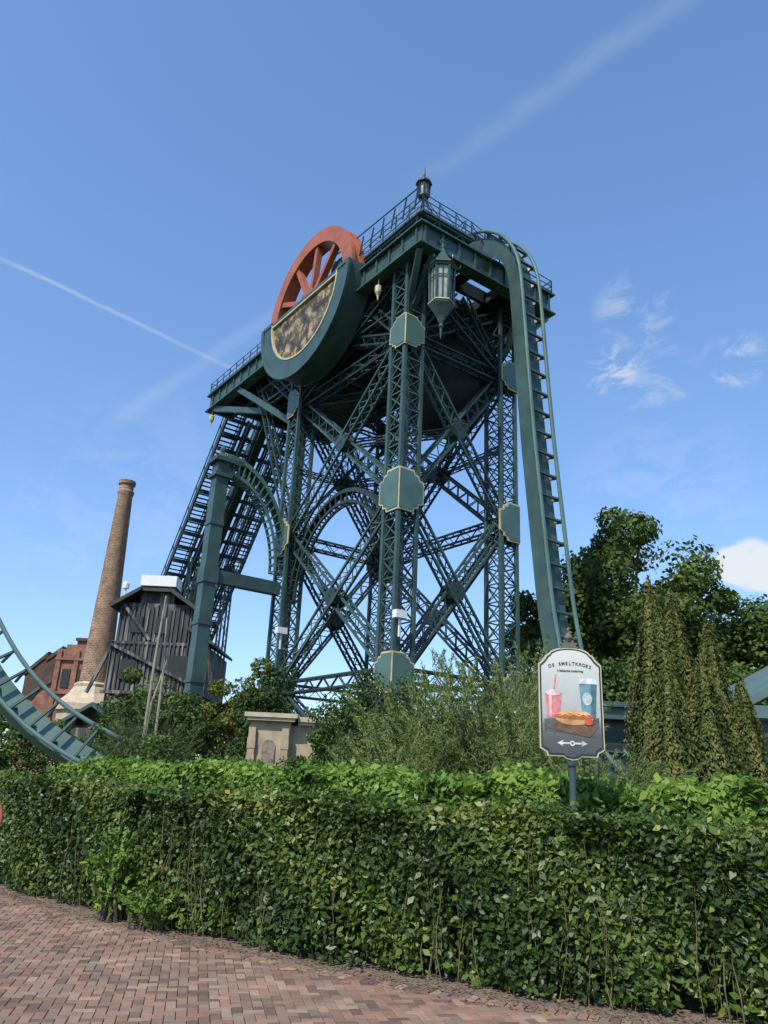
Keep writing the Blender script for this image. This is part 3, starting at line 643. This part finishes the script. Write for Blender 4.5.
mb=MB();mb.prism([(-19.8,3.9),(-17.6,5.3),(-15.4,3.9),(-15.4,4.1),(-17.6,5.55),(-19.8,4.1)],(0,0,0),XX,Z,YY,49.6,54.4);mb.obj('roof',M['green'],gs)
th=empty('timber_headhouse',(-15,56,0),'weathered grey timber winding house on posts','building')
mb=MB();mb.box(-18.2,-11.5,53,60,6.5,9.8);mb.box(-18.0,-13.0,53.3,59.5,9.8,12.7);mb.box(-16.8,-14.4,53.5,59,12.7,13.5)
rd=random.Random(3)
for k in range(22):
    x=-18.15+k*.303;mb.box(x,x+rd.uniform(.05,.16),52.9,53,6.0+rd.uniform(0,.8),9.8)
for k in range(16):
    x=-17.95+k*.31;mb.box(x,x+rd.uniform(.05,.16),53.2,53.3,9.8,12.7-rd.uniform(0,.4))
mb.obj('wall',M['timber'],th)
mb=MB();mb.prism([(-18.5,12.2),(-16.6,13.5),(-16.6,13.75),(-18.7,12.4)],(0,0,0),XX,Z,YY,52.6,60);mb.prism([(-14.6,13.5),(-12.6,12.2),(-12.4,12.4),(-14.6,13.75)],(0,0,0),XX,Z,YY,52.6,60);mb.box(-16.9,-14.3,52.9,59.4,13.5,13.72)
mb.prism([(-13.1,10.9),(-11.1,9.85),(-11.1,10.05),(-13.1,11.15)],(0,0,0),XX,Z,YY,52.6,60)
mb.obj('roof',M['roof'],th)
for x in (-17.9,-15.2,-11.9):
    for y in (53.3,59.7):
        mb=MB();mb.box(x-.2,x+.2,y-.2,y+.2,0,6.5);mb.obj('post',M['timber'],th)
for p_,q_ in (((-18.1,53.2,.5),(-15.2,53.2,6.3)),((-12,53.2,.5),(-15.2,53.2,6.3)),((-19.3,53,6.4),(-18.0,53,9.9)),((-10.9,53,6.7),(-11.6,53,9.7)),((-18.1,52.8,9.7),(-11.6,52.8,6.9)),((-18.3,52.75,6.5),(-11.4,52.75,6.6)),((-18.1,53.0,9.85),(-12.9,53.0,9.9)),((-17.7,53.05,12.5),(-15.6,53.05,10.1))):
    mb=MB();mb.beam(p_,q_,.2,.2);mb.obj('brace',M['timber'],th)
for xx,zz,ww,hh in ((-17.1,10.6,.8,1.1),(-15.4,10.6,.8,1.1),(-14.1,7.6,1.5,1.5),(-17.3,7.4,1.0,1.3)):
    mb=MB();mb.box(xx,xx+ww,52.86,52.9,zz,zz+hh) if zz<10 else mb.box(xx,xx+ww,53.14,53.19,zz,zz+hh);mb.obj('window',M['dark'],th)
mb=MB();mb.box(-16.8,-14.3,53,54.6,13.9,14.65);mb.obj('equipment_box',M['white'],th)
mb=MB();mb.box(-16.6,-14.5,53.2,54.4,13.72,13.9);mb.obj('box_stand',M['roof'],th)
mb=MB();mb.tube((-17.9,53.4,12.9),(-17.9,53.4,13.7),.07,.07,8);mb.lathe([(.22,0),(.24,.35),(.17,.45)],(-17.9,53.4,13.7),10);mb.obj('camera_housing',M['white'],th)
for (x,y,h_,lx) in ((-7.45,26,7.3,.15),(-7.0,26.3,6.6,-.25),(-7.8,26.5,5.2,.7)):
    mb=MB();pts=[V((x,y,0)),V((x+lx*.4,y,h_*.35)),V((x+lx*.5,y,h_*.7)),V((x+lx,y,h_))];mb.path(pts,[.065,.055,.045,.03],8)
    mb.obj('wooden_pole',M['pole'],label='slender weathered bare wooden pole rising from the shrubs',category='pole',group='slender wooden poles',loc=(x,y,0),smooth=True)

# ------------------------------------------------------------------ stone gatehouse + fence
gh=empty('stone_gatehouse',(-2.6,30.5,0),'small cream sandstone gatehouse with moulded cornice and tall narrow niche','building')
mb=MB();mb.box(-4.6,-3.1,30,32,0,3.6);mb.box(-3.1,-.2,30.3,32,0,3.5);mb.box(-4.7,-3.0,29.9,32.1,0,.6)
for x in (-4.63,-3.4,-1.75,-.5): mb.box(x,x+.26,29.84 if x<-3 else 30.15,30.0 if x<-3 else 30.3,.6,3.35)
for z in (.8,1.4,2.0,2.6): mb.box(-4.65,-4.35,29.82,29.84,z,z+.35);mb.box(-3.42,-3.12,29.82,29.84,z,z+.35)
mb.obj('wall',M['stone'],gh)
mb=MB();mb.box(-4.72,-2.95,29.75,32.2,3.602,3.72);mb.box(-4.82,-2.85,29.68,32.3,3.72,3.88);mb.box(-2.84,-.1,30.1,32.1,3.5,3.62);mb.box(-2.84,.05,30.0,32.2,3.62,3.8);mb.obj('cornice',M['stone2'],gh)
pts=[(-.24,0.9),(.24,.9),(.24,2.7)]+[(.24*math.cos(a),2.7+.24*math.sin(a)) for a in np.linspace(.3,math.pi-.3,7)]+[(-.24,2.7)]
mb=MB();mb.prism(pts,(-3.87,29.995,0),XX,Z,-YY,0.0,.06);mb.obj('niche_panel',paint('niche_mural',(.22,.18,.13),.8,.5,6),gh)
mb=MB()
for k in range(14): x=-6.3+k*.13;mb.box(x,x+.025,26,26.025,.1,1.95)
mb.box(-6.35,-4.5,25.98,26.045,1.85,1.9);mb.box(-6.35,-4.5,25.98,26.045,.2,.25);mb.obj('metal_fence',M['rail'],label='low grey metal bar fence near the gatehouse',category='fence',loc=(-5.4,26,0))

st=empty('station_building',(11,33,0),'low dark green station building with flat eaves','building')
mb=MB();mb.box(6.8,16,31,36,0,3.9);mb.obj('wall',M['green2'],st)
mb=MB();mb.box(6.3,16.5,30.4,36.5,4.3,4.75);mb.box(6.9,15.9,31.1,35.9,3.9,4.3);mb.prism([(30.2,4.75),(36.7,4.75),(33.5,5.3)],(0,0,0),YY,Z,XX,6.4,16.4);mb.obj('roof',M['green'],st)
for k in range(6):
    x=7.1+k*1.7;mb=MB();mb.box(x,x+1.3,30.93,31.0,1.4,3.4);mb.obj('window',M['dark'],st)
pv_=empty('green_pavilion',(14,25,0),'green pavilion with pitched metal roof and blue-grey panels','building')
mb=MB();mb.box(10.9,17,23,27,0,3.8)
for k in range(8): mb.box(10.85+k*.7,10.95+k*.7,22.9,23.0,0,3.8)
mb.obj('wall',M['green'],pv_)
mb=MB();mb.prism([(10.6,4.1),(14,5.9),(17.4,4.1),(17.4,4.35),(14,6.2),(10.6,4.35)],(0,0,0),XX,Z,YY,22.4,27.5);mb.box(10.55,17.4,22.3,22.42,3.8,4.15);mb.obj('roof',M['rail'],pv_)

# ------------------------------------------------------------------ sign
sx,sy,sz=2.265,9.15,2.55
sign=empty('advertising_sign',(sx,sy,0),'ornate framed food advertising sign on dark green post','sign')
rot=math.radians(-4);sux=V((math.cos(rot),math.sin(rot),0));sun_=V((math.sin(rot),-math.cos(rot),0))
sc_=V((sx,sy,sz))
mb=MB();mb.tube((sx,sy+.03,0),(sx,sy+.03,2.0),.04,.04,14);mb.tube((sx,sy+.03,1.88),(sx,sy+.03,1.93),.06,.06,14)
mb.obj('post',M['green'],sign,smooth=True)
def fr_pts(w,h,k=1):
    a,b=w/2,h/2;q=.075*k
    pts=[(-a+q*1.1,-b),(-.10,-b),(-.07,-b-.025),(0,-b-.04),(.07,-b-.025),(.10,-b),(a-q*1.1,-b),(a-q*.95,-b+q*.55),(a-q*.5,-b+q*.8),(a,-b+q*1.1),(a,b-q*1.5),(a-q*.45,b-q*1.1),(a-q*.8,b-q*.75),(a-q*1.2,b-.01)]
    pts+=[(a*math.cos(t)*.66,b+.085*math.sin(t)) for t in np.linspace(.12,math.pi-.12,11)]
    pts+=[(-a+q*1.2,b-.01),(-a+q*.8,b-q*.75),(-a+q*.45,b-q*1.1),(-a,b-q*1.5),(-a,-b+q*1.1),(-a+q*.5,-b+q*.8),(-a+q*.95,-b+q*.55)]
    return pts
mb=MB();mb.prism(fr_pts(.73,1.15),sc_,sux,Z,sun_,-.02,.012);mb.obj('frame',paint('cream_frame',(.52,.46,.31),.5,.12),sign)
mb=MB();mb.prism(fr_pts(.70,1.12),sc_,sux,Z,sun_,.012,.018);mb.obj('border',paint('dark_border',(.03,.035,.035),.5,.1),sign)
m,nt,b=nodes_of('poster_background')
t=nt.nodes.new('ShaderNodeTexCoord');sp=nt.nodes.new('ShaderNodeSeparateXYZ');nt.links.new(t.outputs['Object'],sp.inputs[0])
n=noise(nt,7,6,.75);ad=nt.nodes.new('ShaderNodeMath');ad.operation='MULTIPLY_ADD';nt.links.new(n.outputs['Fac'],ad.inputs[0]);ad.inputs[1].default_value=.45;nt.links.new(sp.outputs['Z'],ad.inputs[2])
mr=nt.nodes.new('ShaderNodeMapRange');mr.inputs['From Min'].default_value=2.1;mr.inputs['From Max'].default_value=3.35;nt.links.new(ad.outputs[0],mr.inputs['Value'])
r=ramp(nt,[(0,(.05,.055,.055)),(.26,(.10,.105,.10)),(.36,(.20,.21,.20)),(.44,(.38,.40,.37)),(.75,(.50,.51,.46)),(1,(.62,.61,.54))]);nt.links.new(mr.outputs[0],r.inputs['Fac']);nt.links.new(r.outputs['Color'],b.inputs['Base Color']);b.inputs['Roughness'].default_value=.35
mb=MB();mb.prism(fr_pts(.665,1.085),sc_,sux,Z,sun_,.018,.022);mb.obj('poster',m,sign)
def flat(name,pts,mat,d=.026,dx=0,dz=0):
    mb=MB();mb.prism(pts,sc_+sux*dx+Z*dz,sux,Z,sun_,d-.003,d);mb.obj(name,mat,sign)
def ell(a,b,n=20,a0=0,a1=2*math.pi): return [(a*math.cos(a0+(a1-a0)*k/n),b*math.sin(a0+(a1-a0)*k/n)) for k in range(n)]
C=lambda nm,c,r_=.4:paint(nm,c,r_,.35,14)
flat('table_picture',[(-.31,-.30),(.31,-.36),(.31,-.14),(-.31,-.17)],C('slate_table',(.10,.10,.095)),.0245)
flat('drink_picture',[(-.07,-.16),(.07,-.16),(.095,.13),(-.095,.13)],C('pink_drink',(.58,.20,.2)),.026,-.2,.0)
flat('drink_highlight',[(-.01,-.14),(.012,-.14),(.02,.12),(-.01,.12)],C('drink_light',(.75,.45,.45)),.029,-.24,.0)
flat('drink_foam',ell(.096,.035),C('pink_foam',(.72,.5,.5)),.030,-.2,.13)
flat('straw',[(-.008,0),(.008,0),(.04,.2),(.024,.2)],C('straw_red',(.7,.25,.22)),.029,-.2,.14)
flat('cup_picture',[(-.075,-.22),(.075,-.22),(.10,.15),(-.10,.15)],C('cup_teal',(.13,.26,.30)),.026,.2,.09)
flat('cup_shade',[(.02,-.22),(.075,-.22),(.10,.15),(.035,.15)],C('cup_dark',(.06,.14,.17)),.028,.2,.09)
flat('cup_lid',[(-.105,0),(.105,0),(.085,.06),(-.085,.06)],C('cup_lid',(.6,.62,.6)),.030,.2,.24)
flat('cup_label',ell(.055,.075),C('cup_label_c',(.5,.56,.52)),.031,.185,.07)
flat('tray_picture',[(-.27,-.05),(.2,-.14),(.29,-.03),(-.12,.05)],C('tray_wood',(.14,.08,.045)),.029,.0,-.22)
flat('bun_picture',ell(.22,.08),C('bun',(.52,.28,.10)),.033,.03,-.15)
flat('bun_top',ell(.19,.05),C('bun_light',(.66,.42,.18)),.035,.03,-.115)
flat('sausage_picture',ell(.23,.03),C('sausage',(.45,.11,.04)),.038,.03,-.13)
flat('mustard',[(-.15,.0),(-.1,.02),(-.05,0),(0,.02),(.05,0),(.1,.02),(.15,0),(.15,.01),(.1,.032),(.05,.012),(0,.032),(-.05,.012),(-.1,.032),(-.15,.012)],C('mustard_c',(.7,.5,.08)),.041,.03,-.13)
flat('small_sauce_cup',ell(.05,.035),C('sauce',(.5,.08,.04)),.041,.19,-.19)
cr=C('cream_print',(.62,.6,.5))
flat('arrow_mark',[(-.17,0),(-.10,.035),(-.115,.01),(-.03,.01),(-.03,-.01),(-.115,-.01),(-.10,-.035)],cr,.026,0,-.43)
flat('arrow_mark',[(.17,0),(.10,.035),(.115,.01),(.03,.01),(.03,-.01),(.115,-.01),(.10,-.035)],cr,.026,0,-.43)
mb=MB();mb.ring(sc_-Z*.43,sux,Z,sun_,.014,.028,0,2*math.pi,.023,.026,16);mb.obj('arrow_mark',cr,sign)
def text(body,size,dx,dz,mat,d=.027,R_=None):
    def one(ch_,dx,dz,rz):
        cu=bpy.data.curves.new('lettering','FONT');cu.body=ch_;cu.size=size;cu.align_x='CENTER';cu.extrude=.001;cu.offset=.0008
        o=bpy.data.objects.new('tmp',cu);coll.objects.link(o);bpy.context.view_layer.update()
        me=bpy.data.meshes.new_from_object(o.evaluated_get(bpy.context.evaluated_depsgraph_get()));bpy.data.objects.remove(o)
        me.transform(Matrix.Rotation(rz,4,'Z'))
        R=Matrix((( sux.x,0,sun_.x,0),(sux.y,0,sun_.y,0),(0,1,0,0),(0,0,0,1)))
        R.translation=sc_+sux*dx+Z*dz+sun_*d-V((sx,sy,0))
        me.transform(R);return me
    if R_ is None: ms=[one(body,dx,dz,0)]
    else:
        ms=[];n=len(body)
        for i,ch_ in enumerate(body):
            if ch_==' ':continue
            a=(i-(n-1)/2)*size*.74/R_
            ms.append(one(ch_,dx+R_*math.sin(a),dz+R_*(math.cos(a)-1),-a))
    bm=bmesh.new()
    for q in ms: bm.from_mesh(q)
    me=bpy.data.meshes.new('lettering');bm.to_mesh(me);bm.free();me.materials.append(mat)
    reg(bpy.data.objects.new('lettering',me),sign,None,None,None,None)
dk=C('dark_print',(.06,.08,.08))
text('DE SMELTKROES',.052,0,.455,dk,R_=.75);text("'t lekkerste onderweg",.034,0,.375,dk)
mb=MB();c=sc_+Z*.655;mb.ring(c,sux,Z,sun_,.0,.09,0,math.pi,-.015,.015,12)
for k in range(7):
    a=math.pi*k/6;mb.lathe([(.005,-.02),(.02,0),(.005,.02)],c+sux*(.1*math.cos(a))+Z*(.09*math.sin(a)),8)
mb.lathe([(.03,.08),(.05,.12),(.03,.17),(.012,.19),(.02,.22),(.004,.25)],c,10)
mb.obj('crest',paint('crest_bronze',(.12,.11,.08),.4,.2,6),sign)
og=empty('round_sign',(-1.40,3,0),'round terracotta coloured sign disc on thin post','sign')
mb=MB();mb.tube((-1.41,3.01,0),(-1.41,3.01,1.36),.012,.012,10);mb.obj('post',M['green'],og)
mb=MB();mb.ring((-1.40,3,1.42),XX,Z,-YY,.001,.085,0,2*math.pi,-.005,.006,28);mb.obj('disc',M['red'],og)

# ------------------------------------------------------------------ vegetation
tree('large broad oak tree with dense green crown',(15.4,46,0),17.8,5.5,6.1,90,34000,.36,G_oak,21,'oak_tree',.4,cz=11.3,clr=.29)
tree('leafy oak tree with uneven crown',(20.5,47,0),14.2,5.0,4.9,75,26000,.36,G_oak,22,'oak_tree',.4,cz=9.2,clr=.30)
tree('leafy oak tree behind the station',(12.2,50,0),14.0,4.0,5.4,65,20000,.36,G_oak,23,'oak_tree',.35,cz=8.6,clr=.32)
tree('leafy oak tree at the edge of the park',(25.5,48,0),13,4.6,4.8,60,20000,.38,G_oak,24,'oak_tree',.4,cz=7.8,clr=.33)
tree('rounded green tree by the station roof',(10.6,38,0),7.2,2.6,3.4,44,14000,.26,G_dark,25,'tree',.2,cz=4,clr=.36)
tree('rounded green tree beneath the oaks',(15.5,40,0),8.6,3.4,3.8,50,18000,.28,G_dark,35,'tree',.2,cz=4.6,clr=.36)
tree('rounded green tree beneath the oaks',(20.0,40,0),8.6,3.6,3.8,50,18000,.28,G_oak,36,'tree',.2,cz=4.6,clr=.36)
tree('low bright shrub tree beside the track',(-5.3,37,0),6.4,1.6,2.8,30,9000,.2,G_dark,26,'tree',.15,cz=3.6,clr=.4)
tree('yellow-green shrub tree beside the gatehouse',(-7.0,40,0),6.8,1.7,2.6,28,8000,.2,G_yel,27,'tree',.15,cz=4.4,clr=.4)
tree('dark shrub tree below the timber house',(-9.6,38,0),5.6,2.0,2.6,30,9000,.2,G_dark,28,'tree',.15,cz=3.3,clr=.4)
tree('dark shrub tree below the timber house',(-12.2,42,0),6.0,2.2,2.9,30,9000,.22,G_dark,29,'tree',.15,cz=3.5,clr=.4)
tree('green shrub tree beside the coaster track',(-16.9,40,0),4.0,2.2,1.8,28,8000,.22,G_dark,30,'tree',.15,cz=2.0,clr=.4)
tree('leafy tree beside the brick hall',(-28.5,55,0),7.4,3.0,3.2,40,12000,.3,G_oak,37,'tree',.25,cz=4.2,clr=.38)
tree('dense dark green shrub at the tower foot',(.2,23,0),4.5,1.6,2.2,44,17000,.11,G_dark,31,'shrub',.1,cz=2.5,category='bush',clr=.36)
tree('dense dark green shrub at the tower foot',(-.9,24,0),3.4,1.0,1.6,30,9000,.11,G_dark,32,'shrub',.1,cz=1.9,category='bush',clr=.38)
tree('low green shrub in front of the gatehouse',(-1.9,26,0),2.9,1.1,1.3,26,8000,.10,G_dark,38,'shrub',.08,cz=1.6,category='bush',clr=.38)
tree('low green shrub in front of the gatehouse',(-4.0,26.5,0),2.5,.9,1.1,24,7000,.10,G_dark,39,'shrub',.08,cz=1.3,category='bush',clr=.38)
tree('low green shrub in front of the gatehouse',(-5.9,22,0),2.4,1.2,1.2,26,8000,.10,G_dark,33,'shrub',.08,cz=1.3,category='bush',clr=.36)
wispy('feathery light green tamarisk shrub',(1.6,20.5,0),5.6,2.2,120,280,.14,G_wisp,41,asp=.17)
wispy('feathery light green tamarisk shrub',(3.1,19.5,0),5.7,2.4,130,280,.14,G_wisp,42,asp=.17)
wispy('feathery light green tamarisk shrub',(.4,18.4,0),3.9,1.7,80,240,.12,G_wisp,43,asp=.17)
wispy('feathery olive shrub leaning beside the sign',(4.4,16.5,0),3.4,1.9,90,230,.11,G_wisp,44,lean=(.3,0),asp=.17)
wispy('feathery olive shrub leaning beside the sign',(6.0,16.0,0),2.7,1.5,75,210,.10,G_wisp,45,asp=.17)
wispy('tall feathery shrub with bare tips',(4.9,24.5,0),7.4,1.8,65,180,.17,G_wisp,46,asp=.17)
wispy('wispy pine shrub around the wooden poles',(-7.3,26.4,0),4.5,2.0,85,180,.15,G_dark,47)
wispy('wispy pine shrub near the coaster track',(-9.4,30.5,0),4.2,1.7,60,160,.15,G_dark,48)
wispy('wispy green shrub near the gatehouse',(-6.0,25.2,0),3.0,1.2,45,120,.13,G_dark,49)
def cypress(label,x,y,h,r_,seed):
    e=empty('cypress_tree',(x,y,0),label,'tree',group='row of brownish cypresses');g=np.random.default_rng(seed)
    n=int(11000*h/5);z=g.uniform(0,1,n)**.85;a=g.uniform(0,6.283,n)
    prof=np.clip(np.minimum((1-z)*1.8,1),0,1)**.7*(.9+.1*np.cos(z*3))
    lob=1+.16*np.sin(a*6+seed+z*1.5)+.08*np.sin(a*13-z*5)+.08*np.sin(z*13+a*2+seed)+.05*np.sin(z*31+a*5)
    rr=r_*prof*lob*g.uniform(.80,1.06,n)
    sprout=(g.random(n)<.1)*g.uniform(0,.3,n)
    P=np.stack([x+np.cos(a)*rr,y+np.sin(a)*rr,.1+z*h+sprout],1)
    N=np.stack([np.cos(a),np.sin(a),np.full(n,.45)],1);D=np.tile([0,0,1.],(n,1))+g.normal(0,.5,(n,3))
    rd=.42+.26*np.sin(a*6+seed+z*1.5)+.1*np.sin(z*13+a*2+seed)+g.normal(0,.15,n)
    leaves('crown',P,N,.12,G_cyp,rd,e,.45,D=D,jit=.5)
    mb=MB();mb.path([(x,y,0),(x,y,h*.5),(x,y,h*.93)],[.14,.09,.02],7);mb.obj('trunk',M['bark'],e)
    mb=MB();mb.lathe([(.02,.1),(r_*.7,.3),(r_*.66,h*.5),(.03,h*.85)],(x,y,0),10);mb.obj('shade_core',M['inner'],e)  # added core, painted as shade between the sprays
cypress('tall slender brownish green cypress',7.0,19.6,6.7,.75,1);cypress('tall slender brownish green cypress',7.75,20.1,6.5,.8,2)
cypress('shorter brownish green cypress',8.45,19.7,5.6,.72,3);cypress('shorter brownish green cypress',8.95,19.2,4.2,.6,4);cypress('shorter brownish green cypress',7.9,18.9,4.7,.75,5);cypress('shorter brownish green cypress',7.05,18.9,4.6,.7,6)
P=[];N=[];R=[]
for k in range(95):
    x=-110+k*2.6+rng.uniform(-1,1);y=105+rng.uniform(-8,8)+abs(x)*.15;h=rng.uniform(8,11.5)+(3 if x>25 else 0)
    p,n_,r_,_=crown((x,y,h*.55),3.2,3.2,h*.48,12,1000,.42,100+k);P.append(p);N.append(n_);R.append(r_)
leaves('distant_woods',np.concatenate(P),np.concatenate(N),.7,G_oak,np.concatenate(R),None,.7,kind='stuff',label='distant belt of green woodland',category='woods')

# ------------------------------------------------------------------ camera
th_=math.radians(19.3);ro=math.radians(2.7)
r0=V((1,0,0));u0=V((0,-math.sin(th_),math.cos(th_)));fw=V((0,math.cos(th_),math.sin(th_)))
rt=r0*math.cos(ro)+u0*math.sin(ro);up=-r0*math.sin(ro)+u0*math.cos(ro)
cam=bpy.data.cameras.new('camera');co=bpy.data.objects.new('camera',cam);coll.objects.link(co)
co.matrix_world=Matrix(((rt.x,up.x,-fw.x,0),(rt.y,up.y,-fw.y,0),(rt.z,up.z,-fw.z,1.6),(0,0,0,1)))
cam.sensor_fit='VERTICAL';cam.sensor_height=36;cam.lens=36*773/1024;cam.clip_start=.05;cam.clip_end=5000
scene.camera=co
# ------------------------------------------------------------------ sun + sky
el=math.radians(50);az=math.radians(212)
sd=V((math.sin(az)*math.cos(el),math.cos(az)*math.cos(el),math.sin(el)))
L=bpy.data.lights.new('sun','SUN');L.energy=5.0;L.angle=math.radians(.5);L.color=(1,.94,.84);lo=bpy.data.objects.new('sun',L);coll.objects.link(lo)
lo.rotation_euler=sd.to_track_quat('Z','Y').to_euler()
w_=bpy.data.worlds.new('World');scene.world=w_;w_.use_nodes=True;nt=w_.node_tree;bg=nt.nodes['Background'];lk=nt.links.new
sky=nt.nodes.new('ShaderNodeTexSky');sky.sky_type='NISHITA';sky.sun_disc=False;sky.sun_elevation=el;sky.sun_rotation=az;sky.air_density=1.0;sky.dust_density=.3;sky.ozone_density=2.0
tc_=nt.nodes.new('ShaderNodeTexCoord');nm=nt.nodes.new('ShaderNodeVectorMath');nm.operation='NORMALIZE';lk(tc_.outputs['Generated'],nm.inputs[0])
def math_(op,a,b=None,clamp=False):
    n=nt.nodes.new('ShaderNodeMath');n.operation=op;n.use_clamp=clamp
    for i,x in enumerate((a,b)):
        if x is None:continue
        if isinstance(x,(int,float)):n.inputs[i].default_value=x
        else: lk(x,n.inputs[i])
    return n.outputs[0]
def dot(v):
    n=nt.nodes.new('ShaderNodeVectorMath');n.operation='DOT_PRODUCT';lk(nm.outputs[0],n.inputs[0]);n.inputs[1].default_value=tuple(v);return n.outputs['Value']
def mrange(x,a,b,c=0,d=1):
    n=nt.nodes.new('ShaderNodeMapRange');n.interpolation_type='SMOOTHSTEP';lk(x,n.inputs['Value'])
    for k,v in (('From Min',a),('From Max',b),('To Min',c),('To Max',d)): n.inputs[k].default_value=v
    return n.outputs[0]
def wn(scale,detail=5,stretch=(1,1,1),rough=.6,dist=.0):
    mp=nt.nodes.new('ShaderNodeMapping');mp.inputs['Scale'].default_value=stretch;lk(nm.outputs[0],mp.inputs[0])
    n=nt.nodes.new('ShaderNodeTexNoise');n.inputs['Scale'].default_value=scale;n.inputs['Detail'].default_value=detail;n.inputs['Roughness'].default_value=rough;n.inputs['Distortion'].default_value=dist;lk(mp.outputs[0],n.inputs['Vector']);return n.outputs['Fac']
masks=[]
nz=wn(9,5)
for a_,b_,wd,ln,st_ in (((-.512,.843,.618),(-.2144,.8842,.5007),.0042,.21,.24),((.1014,.783,.7897),(.42,.70,1.02),.020,.26,.10),((-.3594,.9122,.4208),(-.15,.86,.57),.014,.15,.12)):
    a_=V(a_).normalized();b_=V(b_).normalized();n_=a_.cross(b_).normalized();mid=((a_+b_)/2).normalized()
    wob=math_('MULTIPLY',math_('SUBTRACT',nz,.5),wd*1.6)
    dd_=math_('ABSOLUTE',math_('ADD',dot(n_),wob))
    m1=mrange(dd_,0,wd,1,0);m2=mrange(dot(mid),math.cos(ln),math.cos(ln*.5),0,1)
    mm=math_('MULTIPLY',math_('MULTIPLY',m1,m2),math_('MULTIPLY',mrange(nz,.3,.65,.35,1),st_));masks.append(mm)
cn=wn(18,7,(1,1,2.0),.62,.6)
for c_,rd_,st_,lo_ in (((.312,.8525,.5913),.055,.32,.47),((.2834,.8786,.5167),.038,.5,.46),((.4443,.8718,.5361),.042,.42,.47),((.34,.87,.50),.06,.22,.45),((.36,.93,.36),.14,.1,.42),((-.30,.93,.30),.2,.08,.42)):
    m1=mrange(dot(V(c_).normalized()),math.cos(rd_),math.cos(rd_*.25),0,1);masks.append(math_('MULTIPLY',math_('MULTIPLY',m1,mrange(cn,lo_,lo_+.2,0,1)),st_))
cn2=wn(22,7,(1,1,2.0),.62,.5)
for c_,rd_ in (((.452,.9592,.286),.03),((.48,.9592,.288),.042),((.515,.9592,.282),.045)):
    m1=mrange(dot(V(c_).normalized()),math.cos(rd_),math.cos(rd_*.3),0,1);masks.append(mrange(math_('MULTIPLY',m1,math_('ADD',cn2,.3)),.22,.75,0,.85))
tot=masks[0]
for m_ in masks[1:]: tot=math_('ADD',tot,m_)
tot=math_('MINIMUM',tot,.9)
mx=nt.nodes.new('ShaderNodeMix');mx.data_type='RGBA';lk(tot,mx.inputs[0])
sp=nt.nodes.new('ShaderNodeSeparateXYZ');lk(nm.outputs[0],sp.inputs[0])
tr_=ramp(nt,[(0,(.86,.96,1.10)),(.25,(1.10,1.25,1.42)),(.6,(1.34,1.55,1.72))]);lk(sp.outputs['Z'],tr_.inputs['Fac'])
tint=nt.nodes.new('ShaderNodeMix');tint.data_type='RGBA';tint.blend_type='MULTIPLY';tint.inputs[0].default_value=1;lk(tr_.outputs['Color'],tint.inputs[7]);lk(sky.outputs[0],tint.inputs[6])
lk(tint.outputs[2],mx.inputs[6]);mx.inputs[7].default_value=(5.6,5.8,6.0,1)
lk(mx.outputs[2],bg.inputs['Color']);bg.inputs['Strength'].default_value=.15
scene.view_settings.view_transform='Standard';scene.view_settings.look='None';scene.view_settings.exposure=0
print('faces',sum(len(o.data.polygons) for o in bpy.data.objects if o.type=='MESH'))
